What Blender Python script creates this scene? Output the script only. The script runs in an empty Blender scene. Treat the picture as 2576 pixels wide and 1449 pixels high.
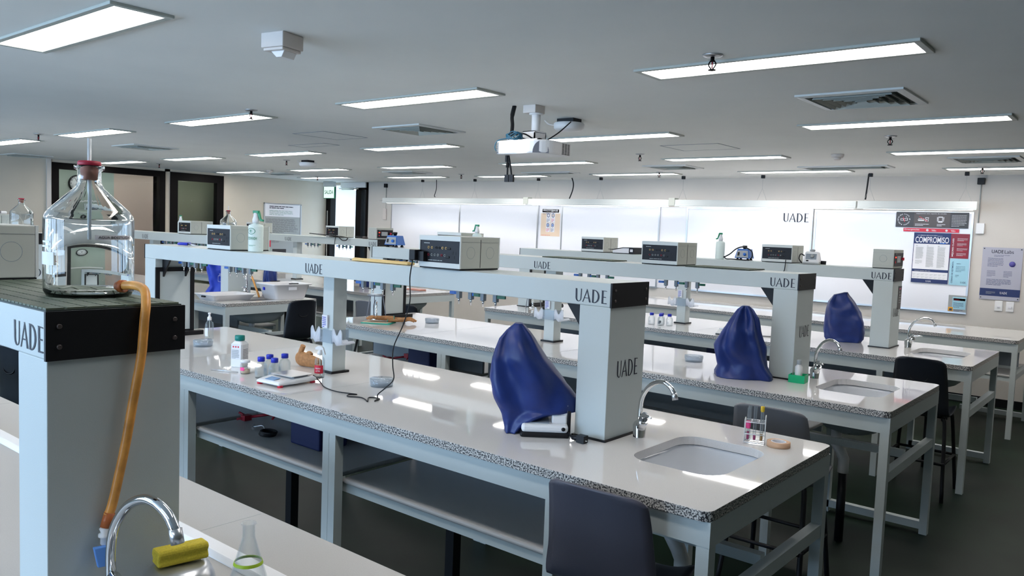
import bpy, bmesh, math, random
from mathutils import Vector, Matrix, noise as NZ
random.seed(7)
PI=math.pi
# ---------------------------------------------------------------- camera
S=bpy.context.scene
C=S.collection
cd=bpy.data.cameras.new('camera'); cam=bpy.data.objects.new('camera',cd); C.objects.link(cam)
cd.sensor_width=36.0; cd.lens=36.0*2012.95/2576; cd.clip_start=0.05; cd.clip_end=100
YAW,PIT,ROL=0.6870,-0.0726,0.0387
fwd=Vector((-math.sin(YAW)*math.cos(PIT),math.cos(YAW)*math.cos(PIT),math.sin(PIT)))
rt=Vector((math.cos(YAW),math.sin(YAW),0)); up=rt.cross(fwd)
r2=rt*math.cos(ROL)+up*math.sin(ROL); u2=-rt*math.sin(ROL)+up*math.cos(ROL)
M=Matrix((r2,u2,-fwd)).transposed().to_4x4(); M.translation=Vector((0,0,1.7128))
cam.matrix_world=M
S.camera=cam
S.view_settings.view_transform='Standard'; S.view_settings.look='None'
S.view_settings.exposure=0.24; S.view_settings.gamma=1.0; S.view_settings.use_curve_mapping=False
# ---------------------------------------------------------------- world (daylight behind the windows at the camera's back)
w=bpy.data.worlds.new('daylight'); S.world=w; w.use_nodes=True
bg=w.node_tree.nodes['Background']; bg.inputs[0].default_value=(0.50,0.72,1.0,1); bg.inputs[1].default_value=13.0
LIGHT=15.0      # ceiling panel emission
# ---------------------------------------------------------------- materials
def srgb(r,g,b):
    f=lambda c:(c/255/12.92) if c/255<=0.04045 else ((c/255+0.055)/1.055)**2.4
    return (f(r),f(g),f(b),1)
def mat(name,col,rough=0.5,metal=0.0,trans=0.0,ior=1.45,noise=0.0,nscale=60.0,bump=0.0,emit=None,estr=0.0,spec=None,coat=0.0,alpha=1.0,sss=0):
    m=bpy.data.materials.new(name); m.use_nodes=True; nt=m.node_tree; b=nt.nodes['Principled BSDF']
    b.inputs['Base Color'].default_value=col; b.inputs['Roughness'].default_value=rough; b.inputs['Metallic'].default_value=metal
    b.inputs['Transmission Weight'].default_value=trans; b.inputs['IOR'].default_value=ior
    if spec is not None: b.inputs['Specular IOR Level'].default_value=spec
    if coat: b.inputs['Coat Weight'].default_value=coat; b.inputs['Coat Roughness'].default_value=0.05
    if alpha<1: b.inputs['Alpha'].default_value=alpha
    if emit: b.inputs['Emission Color'].default_value=emit; b.inputs['Emission Strength'].default_value=estr
    if noise or bump:
        tc=nt.nodes.new('ShaderNodeTexCoord'); n=nt.nodes.new('ShaderNodeTexNoise'); n.inputs['Scale'].default_value=nscale; n.inputs['Detail'].default_value=4
        nt.links.new(tc.outputs['Object'],n.inputs['Vector'])
        if noise:
            r=nt.nodes.new('ShaderNodeValToRGB'); e=r.color_ramp.elements
            e[0].position=.3; e[1].position=.7
            e[0].color=(col[0]*(1-noise),col[1]*(1-noise),col[2]*(1-noise),1); e[1].color=(min(1,col[0]*(1+noise)),min(1,col[1]*(1+noise)),min(1,col[2]*(1+noise)),1)
            nt.links.new(n.outputs['Fac'],r.inputs[0]); nt.links.new(r.outputs[0],b.inputs['Base Color'])
        if bump:
            bp=nt.nodes.new('ShaderNodeBump'); bp.inputs['Strength'].default_value=bump; bp.inputs['Distance'].default_value=0.01
            nt.links.new(n.outputs['Fac'],bp.inputs['Height']); nt.links.new(bp.outputs[0],b.inputs['Normal'])
    return m
def granite():
    m=mat('granite_edge',(0.3,0.3,0.3,1),0.35); nt=m.node_tree; b=nt.nodes['Principled BSDF']
    tc=nt.nodes.new('ShaderNodeTexCoord'); v=nt.nodes.new('ShaderNodeTexNoise'); v.inputs['Scale'].default_value=170; v.inputs['Detail'].default_value=3
    r=nt.nodes.new('ShaderNodeValToRGB'); r.color_ramp.interpolation='LINEAR'; e=r.color_ramp.elements
    e[0].position=.43; e[0].color=(0.03,0.03,0.035,1); e[1].position=.56; e[1].color=(0.62,0.60,0.57,1)
    nt.links.new(tc.outputs['Object'],v.inputs['Vector']); nt.links.new(v.outputs['Fac'],r.inputs[0]); nt.links.new(r.outputs[0],b.inputs['Base Color'])
    return m
MT={}
MT['steel']=mat('grey_painted_steel',(0.50,0.55,0.55,1),0.45,bump=0.05,nscale=400)
MT['quartz']=mat('white_quartz',(0.67,0.65,0.635,1),0.03,noise=0.04,nscale=300,spec=0.9)
MT['granite']=granite(); MT['matquartz']=mat('matt_grey_quartz',(0.40,0.39,0.375,1),0.42,noise=0.04,nscale=300)
MT['leftwall']=mat('cream_wall_warm_lit',(0.60,0.545,0.455,1),0.75,noise=0.02,nscale=3)  # same cream paint as the other walls; warmer light put into the colour
MT['sidewall']=mat('warm_side_wall',(0.42,0.38,0.29,1),0.8)
MT['wall']=mat('cream_wall',(0.62,0.585,0.545,1),0.7,noise=0.02,nscale=3)
MT['ceil']=mat('ceiling_paint',(0.84,0.85,0.83,1),0.85,noise=0.02,nscale=2)
MT['floor']=mat('dark_green_floor',(0.006,0.015,0.008,1),0.45,noise=0.4,nscale=2.5,spec=0.16)
MT['black']=mat('black_plastic',(0.009,0.009,0.011,1),0.42,spec=0.3)
MT['panel']=mat('black_panel',(0.012,0.012,0.017,1),0.4,spec=0.25)
MT['chrome']=mat('chrome',(0.75,0.76,0.78,1),0.08,metal=1.0)
MT['alu']=mat('brushed_aluminium',(0.55,0.56,0.58,1),0.3,metal=0.9)
MT['boxgrey']=mat('grey_green_case',(0.46,0.48,0.44,1),0.45)
MT['boxlip']=mat('light_case_rim',(0.62,0.65,0.64,1),0.4)
MT['white']=mat('white_plastic',(0.78,0.78,0.79,1),0.35)
MT['beige']=mat('beige_plastic',(0.68,0.62,0.58,1),0.5)
MT['glass']=mat('clear_glass',(0.97,0.99,0.99,1),0.0,trans=1.0,ior=1.38)
MT['pane']=mat('window_glass',(0.93,0.95,0.93,1),0.02,trans=1.0,ior=1.1)
MT['frost']=mat('frosted_plastic',(0.78,0.88,0.84,1),0.35,alpha=0.82)
MT['holderpl']=mat('milky_acrylic',(0.80,0.84,0.92,1),0.2,alpha=0.6,coat=0.4)
MT['blue']=mat('navy_nylon_cover',(0.010,0.028,0.155,1),0.42,bump=0.25,nscale=14,noise=0.12)
MT['bagblue']=mat('royal_blue_nylon',(0.012,0.045,0.42,1),0.5,bump=0.25,nscale=12)
MT['greychair']=mat('grey_chair_shell',(0.078,0.076,0.100,1),0.42,bump=0.08,nscale=300)
MT['midchair']=mat('mid_grey_chair_shell',(0.17,0.17,0.185,1),0.4,bump=0.08,nscale=300)
MT['darkchair']=mat('black_chair_shell',(0.012,0.014,0.020,1),0.4)
MT['ceramic']=mat('white_ceramic',(0.74,0.76,0.80,1),0.08)
MT['bowl']=mat('sink_bowl_grey',(0.36,0.40,0.42,1),0.45)
MT['shelf']=mat('light_grey_shelf_board',(0.46,0.455,0.45,1),0.35)
MT['divider']=mat('blue_grey_divider',(0.25,0.29,0.33,1),0.5)
MT['green']=mat('green_plastic',(0.0,0.22,0.09,1),0.35)
MT['teal']=mat('teal_cap',(0.0,0.20,0.17,1),0.4)
MT['capblue']=mat('blue_cap',(0.015,0.03,0.45,1),0.35)
MT['tapblue']=mat('blue_tap_handle',(0.02,0.14,0.55,1),0.35)
MT['tapgreen']=mat('green_tap_handle',(0.0,0.13,0.06,1),0.35)
MT['red']=mat('red_paint',(0.35,0.012,0.03,1),0.4)
MT['redstop']=mat('red_rubber',(0.42,0.02,0.05,1),0.5)
MT['cork']=mat('rose_rubber',(0.45,0.20,0.15,1),0.6)
MT['hose']=mat('orange_rubber_hose',(0.66,0.29,0.06,1),0.38,noise=0.25,nscale=22)
MT['rust']=mat('orange_red_tube_end',(0.45,0.12,0.03,1),0.45)
MT['mixblue']=mat('blue_enamel',(0.02,0.14,0.50,1),0.35)
MT['litblue']=mat('light_blue_plastic',(0.12,0.30,0.72,1),0.4)
MT['leather']=mat('tan_leather',(0.40,0.19,0.075,1),0.75,bump=0.3,nscale=60,noise=0.2)
MT['tealcloth']=mat('teal_cloth',(0.02,0.33,0.25,1),0.8)
MT['yellow']=mat('yellow_sponge',(0.58,0.46,0.04,1),0.9,noise=0.12,nscale=250,bump=0.15)
MT['foam']=mat('pale_yellow_foam',(0.75,0.52,0.22,1),0.7)
MT['mat']=mat('green_rubber_mat',(0.10,0.125,0.085,1),0.6)
MT['matdark']=mat('dark_rubber_groove',(0.02,0.03,0.025,1),0.6)
MT['ink']=mat('black_ink',(0.012,0.014,0.03,1),0.5)
MT['paper']=mat('white_paper',(0.74,0.74,0.78,1),0.5)
MT['lilac']=mat('lilac_grey_paper',(0.42,0.42,0.50,1),0.35)
MT['navy']=mat('navy_print',(0.015,0.03,0.12,1),0.4)
MT['darkprint']=mat('charcoal_print',(0.035,0.032,0.035,1),0.35)
MT['brownprint']=mat('brown_black_print',(0.07,0.055,0.052,1),0.35)
MT['redprint']=mat('red_print',(0.62,0.02,0.05,1),0.4)
MT['wineprint']=mat('wine_red_print',(0.24,0.02,0.04,1),0.4)
MT['skyprint']=mat('light_blue_print',(0.34,0.60,0.72,1),0.4)
MT['peach']=mat('peach_paper',(0.72,0.56,0.42,1),0.5)
MT['greyprint']=mat('grey_print',(0.34,0.36,0.36,1),0.5)
MT['greentext']=mat('green_ink',(0.0,0.18,0.09,1),0.5)
MT['pink']=mat('pink_sticker',(0.90,0.08,0.30,1),0.5)
MT['orange']=mat('orange_print',(0.80,0.38,0.03,1),0.5)
MT['powder']=mat('cream_powder',(0.62,0.50,0.36,1),0.9)
MT['tape']=mat('tan_masking_tape',(0.68,0.42,0.26,1),0.6)
MT['board']=mat('whiteboard_enamel',(0.78,0.78,0.82,1),0.16)
MT['wine']=mat('magenta_liquid',(0.45,0.02,0.14,1),0.2)
MT['amber']=mat('amber_liquid',(0.42,0.20,0.03,1),0.2)
MT['greentray']=mat('translucent_green_plastic',(0.03,0.55,0.25,1),0.3,trans=0.25,ior=1.2)
MT['navybox']=mat('navy_storage_box',(0.008,0.016,0.09,1),0.45)
MT['tub']=mat('white_tub_plastic',(0.72,0.71,0.72,1),0.45)
MT['frameblack']=mat('black_window_frame',(0.004,0.003,0.003,1),0.5,spec=0.12)
MT['corr']=mat('corridor_white',(0.85,0.88,0.92,1),0.6)
MT['partition']=mat('pale_green_partition',(0.36,0.42,0.38,1),0.5)
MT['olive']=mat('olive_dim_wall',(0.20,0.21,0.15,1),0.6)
MT['pinkwall']=mat('pinkish_wall',(0.55,0.42,0.36,1),0.7)
MT['lens']=mat('grey_lens_recess',(0.20,0.21,0.25,1),0.3)
MT['blueglow']=mat('blue_display',(0.05,0.18,0.55,1),0.3)
MT['displaygrey']=mat('grey_display',(0.35,0.38,0.40,1),0.3)
def thin(name,tint,base,edge,rough=0.02):
    m=bpy.data.materials.new(name); m.use_nodes=True; nt=m.node_tree
    for n in list(nt.nodes): nt.nodes.remove(n)
    o=nt.nodes.new('ShaderNodeOutputMaterial'); mx=nt.nodes.new('ShaderNodeMixShader'); t=nt.nodes.new('ShaderNodeBsdfTransparent'); g=nt.nodes.new('ShaderNodeBsdfPrincipled')
    t.inputs[0].default_value=tint; g.inputs['Base Color'].default_value=(.40,.46,.50,1); g.inputs['Roughness'].default_value=rough; g.inputs['Specular IOR Level'].default_value=1.0
    lw=nt.nodes.new('ShaderNodeLayerWeight'); lw.inputs[0].default_value=.35; mr=nt.nodes.new('ShaderNodeMapRange'); mr.inputs[3].default_value=base; mr.inputs[4].default_value=edge
    nt.links.new(lw.outputs['Facing'],mr.inputs[0]); nt.links.new(mr.outputs[0],mx.inputs[0]); nt.links.new(t.outputs[0],mx.inputs[1]); nt.links.new(g.outputs[0],mx.inputs[2]); nt.links.new(mx.outputs[0],o.inputs[0]); return m
MT['thinglass']=thin('thin_clear_glass',(.98,.99,.99,1),.02,.38)
MT['clearpl']=thin('clear_acrylic',(.93,.95,.98,1),.12,.7,.08)
def emis(name,col,s):
    m=bpy.data.materials.new(name); m.use_nodes=True; nt=m.node_tree
    for n in list(nt.nodes): nt.nodes.remove(n)
    o=nt.nodes.new('ShaderNodeOutputMaterial'); e=nt.nodes.new('ShaderNodeEmission'); e.inputs[0].default_value=col; e.inputs[1].default_value=s
    nt.links.new(e.outputs[0],o.inputs[0]); return m
MT['glow']=emis('lit_diffuser',(1.0,0.965,0.93,1),LIGHT)
MT['glowbar']=emis('lit_tube',(0.95,0.97,1.0,1),13.0)
MT['glowcorr']=emis('added_corridor_glow',(0.66,0.84,1.0,1),13.0)
MT['led']=emis('red_led',(1,0.05,0.03,1),3.0)
MT['exit']=emis('lit_exit_sign',(0.75,1.0,0.90,1),1.0)
# ---------------------------------------------------------------- mesh helpers
def tag(o,label=None,cat=None,group=None,kind=None):
    if label: o['label']=label
    if cat: o['category']=cat
    if group: o['group']=group
    if kind: o['kind']=kind
    return o
def thing(name,label,cat,loc=(0,0,0),rz=0.0,group=None):
    o=bpy.data.objects.new(name,None); C.objects.link(o); o.location=loc; o.rotation_euler=(0,0,rz); o.empty_display_size=0.05
    return tag(o,label,cat,group)
class MB:
    def __init__(s): s.bm=bmesh.new(); s.mi=0; s.T=Matrix.Identity(4)
    def v(s,p): return s.bm.verts.new(s.T@Vector(p))
    def f(s,vs,smooth=False):
        try:
            f=s.bm.faces.new(vs); f.material_index=s.mi; f.smooth=smooth; return f
        except ValueError: return None
    def box(s,x0,y0,z0,x1,y1,z1):
        if x0>x1:x0,x1=x1,x0
        if y0>y1:y0,y1=y1,y0
        if z0>z1:z0,z1=z1,z0
        v=[s.v(p) for p in [(x0,y0,z0),(x1,y0,z0),(x1,y1,z0),(x0,y1,z0),(x0,y0,z1),(x1,y0,z1),(x1,y1,z1),(x0,y1,z1)]]
        for q in [(3,2,1,0),(4,5,6,7),(0,1,5,4),(1,2,6,5),(2,3,7,6),(3,0,4,7)]: s.f([v[i] for i in q])
        return s
    def prism(s,pts,z0,z1,axis='z',smooth=False):
        def P(a,b,z):
            return {'z':(a,b,z),'y':(a,z,b),'x':(z,a,b)}[axis]
        A=[s.v(P(a,b,z0)) for a,b in pts]; B=[s.v(P(a,b,z1)) for a,b in pts]
        n=len(pts)
        s.f(A[::-1]); s.f(B)
        for i in range(n): s.f([A[i],A[(i+1)%n],B[(i+1)%n],B[i]],smooth)
        return s
    def lathe(s,prof,c=(0,0,0),seg=24,sy=1.0,smooth=True,caps=True):
        rings=[]
        for r,z in prof:
            if r<1e-5: rings.append([s.v((c[0],c[1],c[2]+z))])
            else: rings.append([s.v((c[0]+r*math.cos(2*PI*k/seg),c[1]+sy*r*math.sin(2*PI*k/seg),c[2]+z)) for k in range(seg)])
        for a,b in zip(rings[:-1],rings[1:]):
            for k in range(seg):
                k2=(k+1)%seg
                if len(a)==1 and len(b)==1: continue
                if len(a)==1: s.f([a[0],b[k2],b[k]],smooth)
                elif len(b)==1: s.f([a[k],a[k2],b[0]],smooth)
                else: s.f([a[k],a[k2],b[k2],b[k]],smooth)
        if caps:
            if len(rings[0])>1: s.f(rings[0][::-1])
            if len(rings[-1])>1: s.f(rings[-1])
        return s
    def tube(s,pts,r,seg=8,closed=False,smooth=True,cap=True):
        pts=[Vector(p) for p in pts]; n=len(pts); rings=[]; prev=None
        for i,p in enumerate(pts):
            if closed: t=pts[(i+1)%n]-pts[i-1]
            else: t=pts[min(i+1,n-1)]-pts[max(i-1,0)]
            if t.length<1e-9: t=Vector((0,0,1))
            t.normalize()
            if prev is None:
                a=Vector((0,0,1)) if abs(t.z)<0.9 else Vector((1,0,0))
                u=t.cross(a).normalized()
            else:
                u=(prev-t*prev.dot(t))
                if u.length<1e-6: u=t.orthogonal()
                u.normalize()
            prev=u; v=t.cross(u)
            rr=r[i] if isinstance(r,(list,tuple)) else r
            rings.append([s.v(p+u*rr*math.cos(2*PI*k/seg)+v*rr*math.sin(2*PI*k/seg)) for k in range(seg)])
        m=n if closed else n-1
        for i in range(m):
            a=rings[i]; b=rings[(i+1)%n]
            for k in range(seg): s.f([a[k],a[(k+1)%seg],b[(k+1)%seg],b[k]],smooth)
        if not closed and cap: s.f(rings[0][::-1]); s.f(rings[-1])
        return s
    def quad(s,a,b,c,d): s.f([s.v(a),s.v(b),s.v(c),s.v(d)]); return s
    def build(s,name,m,parent=None,bev=0.0,sub=0,loc=None,smooth=False,solid=0.0):
        bm=s.bm
        if not len(bm.verts): bm.free(); return None
        bmesh.ops.recalc_face_normals(bm,faces=bm.faces)
        me=bpy.data.meshes.new(name); bm.to_mesh(me); bm.free()
        for x in (m if isinstance(m,(list,tuple)) else [m]): me.materials.append(MT[x] if isinstance(x,str) else x)
        if smooth:
            for p in me.polygons: p.use_smooth=True
        o=bpy.data.objects.new(name,me); C.objects.link(o)
        if parent: o.parent=parent
        if loc: o.location=loc
        if solid: d=o.modifiers.new('solid','SOLIDIFY'); d.thickness=solid; d.offset=0
        if bev: d=o.modifiers.new('bevel','BEVEL'); d.width=bev; d.segments=2; d.limit_method='ANGLE'; d.angle_limit=math.radians(40)
        if sub: d=o.modifiers.new('sub','SUBSURF'); d.levels=sub; d.render_levels=sub
        return o
def spl(pts,n=8):
    P=[Vector(p) for p in pts]; out=[]
    for i in range(len(P)-1):
        p0=P[max(i-1,0)];p1=P[i];p2=P[i+1];p3=P[min(i+2,len(P)-1)]
        for k in range(n):
            t=k/n; out.append(0.5*((2*p1)+(-p0+p2)*t+(2*p0-5*p1+4*p2-p3)*t*t+(-p0+3*p1-3*p2+p3)*t**3))
    out.append(P[-1]); return out
def dup(root,loc,rz=None,label=None,group=None):
    r=root.copy(); C.objects.link(r); r.location=loc
    if rz is not None: r.rotation_euler=(0,0,rz)
    if label: r['label']=label
    if group: r['group']=group
    def rec(a,b):
        for ch in list(a.children):
            c=ch.copy(); C.objects.link(c); c.parent=b; rec(ch,c)
    rec(root,r); return r
FONT={}
def textmesh(txt,w,h,cond=False):
    cu=bpy.data.curves.new('t','FONT'); cu.body=txt; cu.size=1; cu.offset=0.012 if cond else 0.0
    o=bpy.data.objects.new('t',cu); C.objects.link(o)
    me=bpy.data.meshes.new_from_object(o,depsgraph=bpy.context.evaluated_depsgraph_get())
    bpy.data.objects.remove(o); bpy.data.curves.remove(cu)
    xs=[v.co.x for v in me.vertices]; ys=[v.co.y for v in me.vertices]
    x0,x1,y0,y1=min(xs),max(xs),min(ys),max(ys)
    pl=[([me.vertices[i].co.x for i in p.vertices],[me.vertices[i].co.y for i in p.vertices]) for p in me.polygons]
    pl=[[((x-x0)/(x1-x0)*w,(y-y0)/(y1-y0)*h) for x,y in zip(a,b)] for a,b in pl]
    bpy.data.meshes.remove(me); return pl
# UADE lettering: thin tapering strokes drawn as polygons, 0..1 wide, 0..1 high
def arc(cx,cy,rx,ry,a0,a1,n=10): return [(cx+rx*math.cos(a0+(a1-a0)*i/n),cy+ry*math.sin(a0+(a1-a0)*i/n)) for i in range(n+1)]
def uade():
    P=[]
    o1=arc(.115,.30,.093,.30,PI,2*PI); i1=arc(.127,.30,.053,.245,2*PI,PI)
    P+= [[(o1[k]),(o1[k+1]),(i1[len(i1)-2-k]),(i1[len(i1)-1-k])] for k in range(10)]
    P+= [[(.022,.30),(.074,.30),(.068,.985),(.016,1.0)],[(.180,.30),(.208,.30),(.214,.985),(.186,.985)],[(.005,1.0),(.022,1.0),(.06,.985),(.075,.97),(.04,.965)],[(.175,.985),(.222,.985),(.215,.97),(.18,.97)]]
    P+= [[(.240,0),(.268,0),(.392,.90),(.370,.96)],[(.368,.96),(.356,1.0),(.388,.985),(.505,0),(.450,0)],[(.298,.30),(.430,.30),(.428,.35),(.304,.35)]]
    P+= [[(.540,0),(.592,0),(.592,.97),(.540,.97)],[(.525,1.0),(.60,.985),(.60,.955),(.545,.955)]]
    o=arc(.600,.485,.165,.50,PI/2,-PI/2); i=arc(.600,.485,.112,.44,PI/2,-PI/2)
    P+= [[o[k],o[k+1],i[k+1],i[k]] for k in range(10)]
    P+= [[(.583,.94),(.605,.94),(.605,.985),(.583,.985)],[(.583,-.012),(.605,-.015),(.605,.03),(.583,.03)]]
    P+= [[(.830,0),(.882,0),(.882,.985),(.830,.985)],[(.815,1.0),(.985,.975),(.99,.93),(.835,.95)],[(.873,.53),(.965,.52),(.965,.465),(.873,.475)],[(.873,0),(1.0,.005),(.985,.07),(.873,.055)]]
    return P
UADE=uade()
def letters(polys,origin,face,w=1,h=1,t=0.0012,m='ink',name='lettering',parent=None,rot=0):
    """polys in (a,b); face '-Y': a->+x,b->+z ; '+X': a->+y,b->+z ; '+Z': a->+x,b->+y"""
    b=MB(); ox,oy,oz=origin
    for k,pl in enumerate(polys):
        e=t*(1+0.02*(k%7))
        pp=[(a*w,c*h) for a,c in pl]
        if rot: pp=[(-c,a) for a,c in pp]
        if face=='-Y': fr=[(ox+a,oy-e,oz+c) for a,c in pp]
        elif face=='+X': fr=[(ox+e,oy+a,oz+c) for a,c in pp]
        elif face=='+Y': fr=[(ox-a,oy+e,oz+c) for a,c in pp]
        else: fr=[(ox+a,oy+c,oz+e) for a,c in pp]
        b.f([b.v(p) for p in fr])
    return b.build(name,m,parent)
def text(txt,origin,face,w,h,m='ink',name='lettering',parent=None,t=0.0012,rot=0,cond=False):
    return letters(textmesh(txt,w,h,cond),origin,face,1,1,t,m,name,parent,rot)
def lines(origin,face,w,h,n,m='ink',parent=None,name='text_lines',thick=0.35,t=0.0012,gaps=True,seed=1):
    rnd=random.Random(seed); P=[]; dh=h/n
    for i in range(n):
        y=h-(i+1)*dh; x=0; end=w*(1 if i<n-1 else .6)*(0.86+.14*rnd.random())
        while x<end:
            l=min(end-x,w*(.06+.12*rnd.random())); P.append([(x,y),(x+l,y),(x+l,y+dh*thick),(x,y+dh*thick)]); x+=l+w*(.015 if gaps else 0)
    return letters(P,origin,face,1,1,t,m,name,parent)
def struct(name,b,m,parent=None,**k):
    o=b.build(name,m,parent,**k)
    if not parent: o['kind']='structure'
    return o
# ---------------------------------------------------------------- room shell
X0,X1,Y0,Y1,H=-13.04,3.4,-3.2,10.0,2.502
struct('floor',MB().box(X0-4,Y0,-.1,X1,Y1+4,0),'floor')
struct('ceiling',MB().box(X0-4,Y0,H,X1,Y1+4,H+.1),'ceil')
b=MB(); b.box(-11.80,Y1,0,X1,Y1+.12,H); b.box(X0,Y1,2.45,-11.8,Y1+.12,H); struct('wall_back',b,'wall')
b=MB(); b.box(X0-.12,Y0,0,X0,4.917,H); b.box(X0-.12,6.666,0,X0,6.755,H); b.box(X0-.12,7.731,0,X0,Y1+.12,H); b.box(X0-.12,4.9,2.46,X0,7.74,H); struct('wall_left',b,'leftwall')
struct('trim_1',MB().box(X0,4.84,0,X0+.03,4.9,H),'wall')
struct('wall_right',MB().box(X1,Y0,0,X1+.12,Y1+.12,H),'sidewall')
b=MB(); b.box(X0,Y0-.12,0,X1,Y0,.85); b.box(X0,Y0-.12,2.3,X1,Y0,H); b.box(X0,Y0-.12,.85,-12,Y0,2.3); b.box(-1.6,Y0-.12,.85,X1,Y0,2.3)
for k in range(1,6): xx=-12+k*10.4/6; b.box(xx-.12,Y0-.12,.85,xx+.12,Y0,2.3)
struct('wall_front',b,'wall')
for k in range(6):
    xa=-12+k*10.4/6+(.12 if k else 0); xb=-12+(k+1)*10.4/6-(.12 if k<5 else 0)
    b=MB()
    for q in [(xa,.85,xb,.9),(xa,2.25,xb,2.3),(xa,.9,xa+.05,2.25),(xb-.05,.9,xb,2.25),((xa+xb)/2-.025,.9,(xa+xb)/2+.025,2.25)]: b.box(q[0],Y0-.08,q[1],q[2],Y0-.04,q[3])
    struct('window_%d'%(k+3),b,'frameblack')
    ld=bpy.data.lights.new('daylight_portal','AREA'); ld.shape='RECTANGLE'; ld.size=xb-xa; ld.size_y=1.45; ld.cycles.is_portal=True
    lo=bpy.data.objects.new('daylight_portal',ld); C.objects.link(lo); lo.location=((xa+xb)/2,Y0-.06,1.575); lo.rotation_euler=(PI/2,0,0); lo.rotation_euler=(math.radians(90),0,0)
    lo.rotation_euler=(math.radians(90),0,0)
struct('baseboard_back',MB().box(-11.8,Y1-.015,0,X1,Y1,.09),'black')
# adjoining room behind the left windows
b=MB(); b.box(-16.6,3.2,0,-16.5,8.6,H); b.box(-16.6,3.1,0,X0-.12,3.2,H); b.box(-16.6,8.6,0,X0-.12,8.7,H); struct('wall_adjoining',b,'pinkwall')
struct('wall_partition',MB().box(-13.62,4.4,0,-13.55,6.06,H),'partition')
struct('wall_partition_pink',MB().box(-13.62,6.06,0,-13.55,7.05,H),'pinkwall')
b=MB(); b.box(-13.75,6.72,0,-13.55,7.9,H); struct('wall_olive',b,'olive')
t=thing('added_partition_lamp','unseen lamp added to light the clock partition behind the left glass','ceiling light',(-13.24,5.4,H)); MB().box(-.06,-.9,-.03,.06,2.4,-.001).build('housing','white',t); MB().box(-.05,-.88,-.036,.05,2.38,-.0305).build('diffuser',emis('added_diffuser_green',(.9,1,.95,1),5.0),t)  # lamp added out of view so the partition and clock are lit
struct('trim_2',MB().box(-13.56,4.5,1.555,-13.53,6.0,1.6),'white')
# window 1 and door 1 (left wall)
def frame(name,y0,y1,z1,s,zb,m='frameblack'):
    b=MB(); xw=X0-.09; xo=X0+.02
    b.box(xw,y0,0,xo,y0+s,z1); b.box(xw,y1-s,0,xo,y1,z1); b.box(xw,y0+s,z1-s,xo,y1-s,z1); b.box(xw,y0+s,0,xo,y1-s,zb)
    o=struct(name,b,m)
    p=MB().box(X0-.04,y0+s,zb,X0-.034,y1-s,z1-s).build('glass_pane','pane',o)
    return o
o=frame('window_1',4.917,6.666,2.46,.095,.25)
o=frame('door_1',6.755,7.731,2.46,.13,.2)
MB().box(X0+.02,6.79,1.0,X0+.06,6.83,1.3).build('handle','chrome',o)
# corridor behind the open glass door in the back wall
b=MB(); b.box(-15.5,Y1+3.6,0,-9.5,Y1+3.7,H); b.box(-15.6,Y1+.12,0,-15.5,Y1+3.6,H); b.box(-9.5,Y1+.12,0,-9.4,Y1+3.6,H); struct('wall_corridor',b,'corr')
struct('floor_corridor',MB().box(-15.5,Y1+.12,0,-9.5,Y1+3.6,.012),'corr')
t=thing('added_corridor_lamp','unseen ceiling lamp added to brighten the corridor beyond the open door','ceiling light',(-12.4,Y1+1.9,H))  # unseen lamp, added to make the corridor bright through the doorway
MB().box(-1.6,-.9,-.05,1.6,.9,-.001).build('housing','white',t); MB().box(-1.55,-.85,-.055,1.55,.85,-.0505).build('diffuser','glowcorr',t)
t=thing('corridor_cabinet','pale corridor cupboard with a dark vertical handle beyond the door','cupboard',(-14.5,Y1+3.30,0))
MB().box(-.9,-.2,0,.9,.22,1.95).build('body','corr',t,bev=.01); MB().box(.35,-.24,.3,.42,-.2,1.85).build('handle','greyprint',t)
b=MB(); b.box(-13.04,Y1-.03,0,-12.90,Y1+.1,2.45); b.box(-12.13,Y1-.03,0,-11.97,Y1+.1,2.38); b.box(-11.84,Y1-.03,0,-11.80,Y1+.1,2.5); b.box(-12.13,Y1-.03,2.36,-11.8,Y1+.1,2.45); b.box(-11.97,Y1-.03,0,-11.84,Y1+.1,.2)
do=struct('door_2',b,'frameblack')
MB().box(-11.97,Y1+.02,.2,-11.84,Y1+.03,2.36).build('glass_pane','pane',do)
MB().box(-12.99,Y1-.045,.35,-12.96,Y1-.03,1.95).build('pull_handle','chrome',do)
MB().box(-12.95,Y1-.04,1.5,-12.93,Y1-.029,1.62).build('red_tape','redprint',do)
struct('trim_3',MB().box(-12.56,Y1-.06,2.40,-11.83,Y1,2.5),'white')
t=thing('door_closer','silver door closer under the white header of the open door','door closer',(-12.3,Y1-.07,2.40))
MB().box(-.2,-.02,-.05,.14,.02,0).build('body','alu',t,bev=.006); MB().box(-.28,-.01,-.03,-.2,.01,-.01).build('arm','alu',t); MB().box(.14,-.012,-.035,.3,.012,-.008).build('arm','chrome',t)
t=thing('exit_sign','lit green SALIDA exit sign hanging beside the open door','sign',(-12.62,9.72,H))
MB().box(-.16,-.03,-.10,.16,.03,0).build('housing','boxlip',t,bev=.006); MB().box(-.16,-.008,-.32,.16,.008,-.10).build('sign_plate','exit',t)
text('SALIDA',(-.13,-.009,-.24),'-Y',.26,.075,'greentext','lettering',t,cond=True)
for a in [(-.168,-.01,-.325,.168,.01,-.315),(.158,-.01,-.32,.168,.01,-.1),(-.168,-.01,-.32,-.158,.01,-.1)]: MB().box(*a).build('edge','green',t)
b=MB().box(-12.25,Y1+.9,2.28,-12.10,Y1+1.05,2.34).build('security_camera','greyprint'); tag(b,'small dome camera on the corridor side seen through the doorway','camera'); b.location.z=.06; b.location.y=-.3
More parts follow.
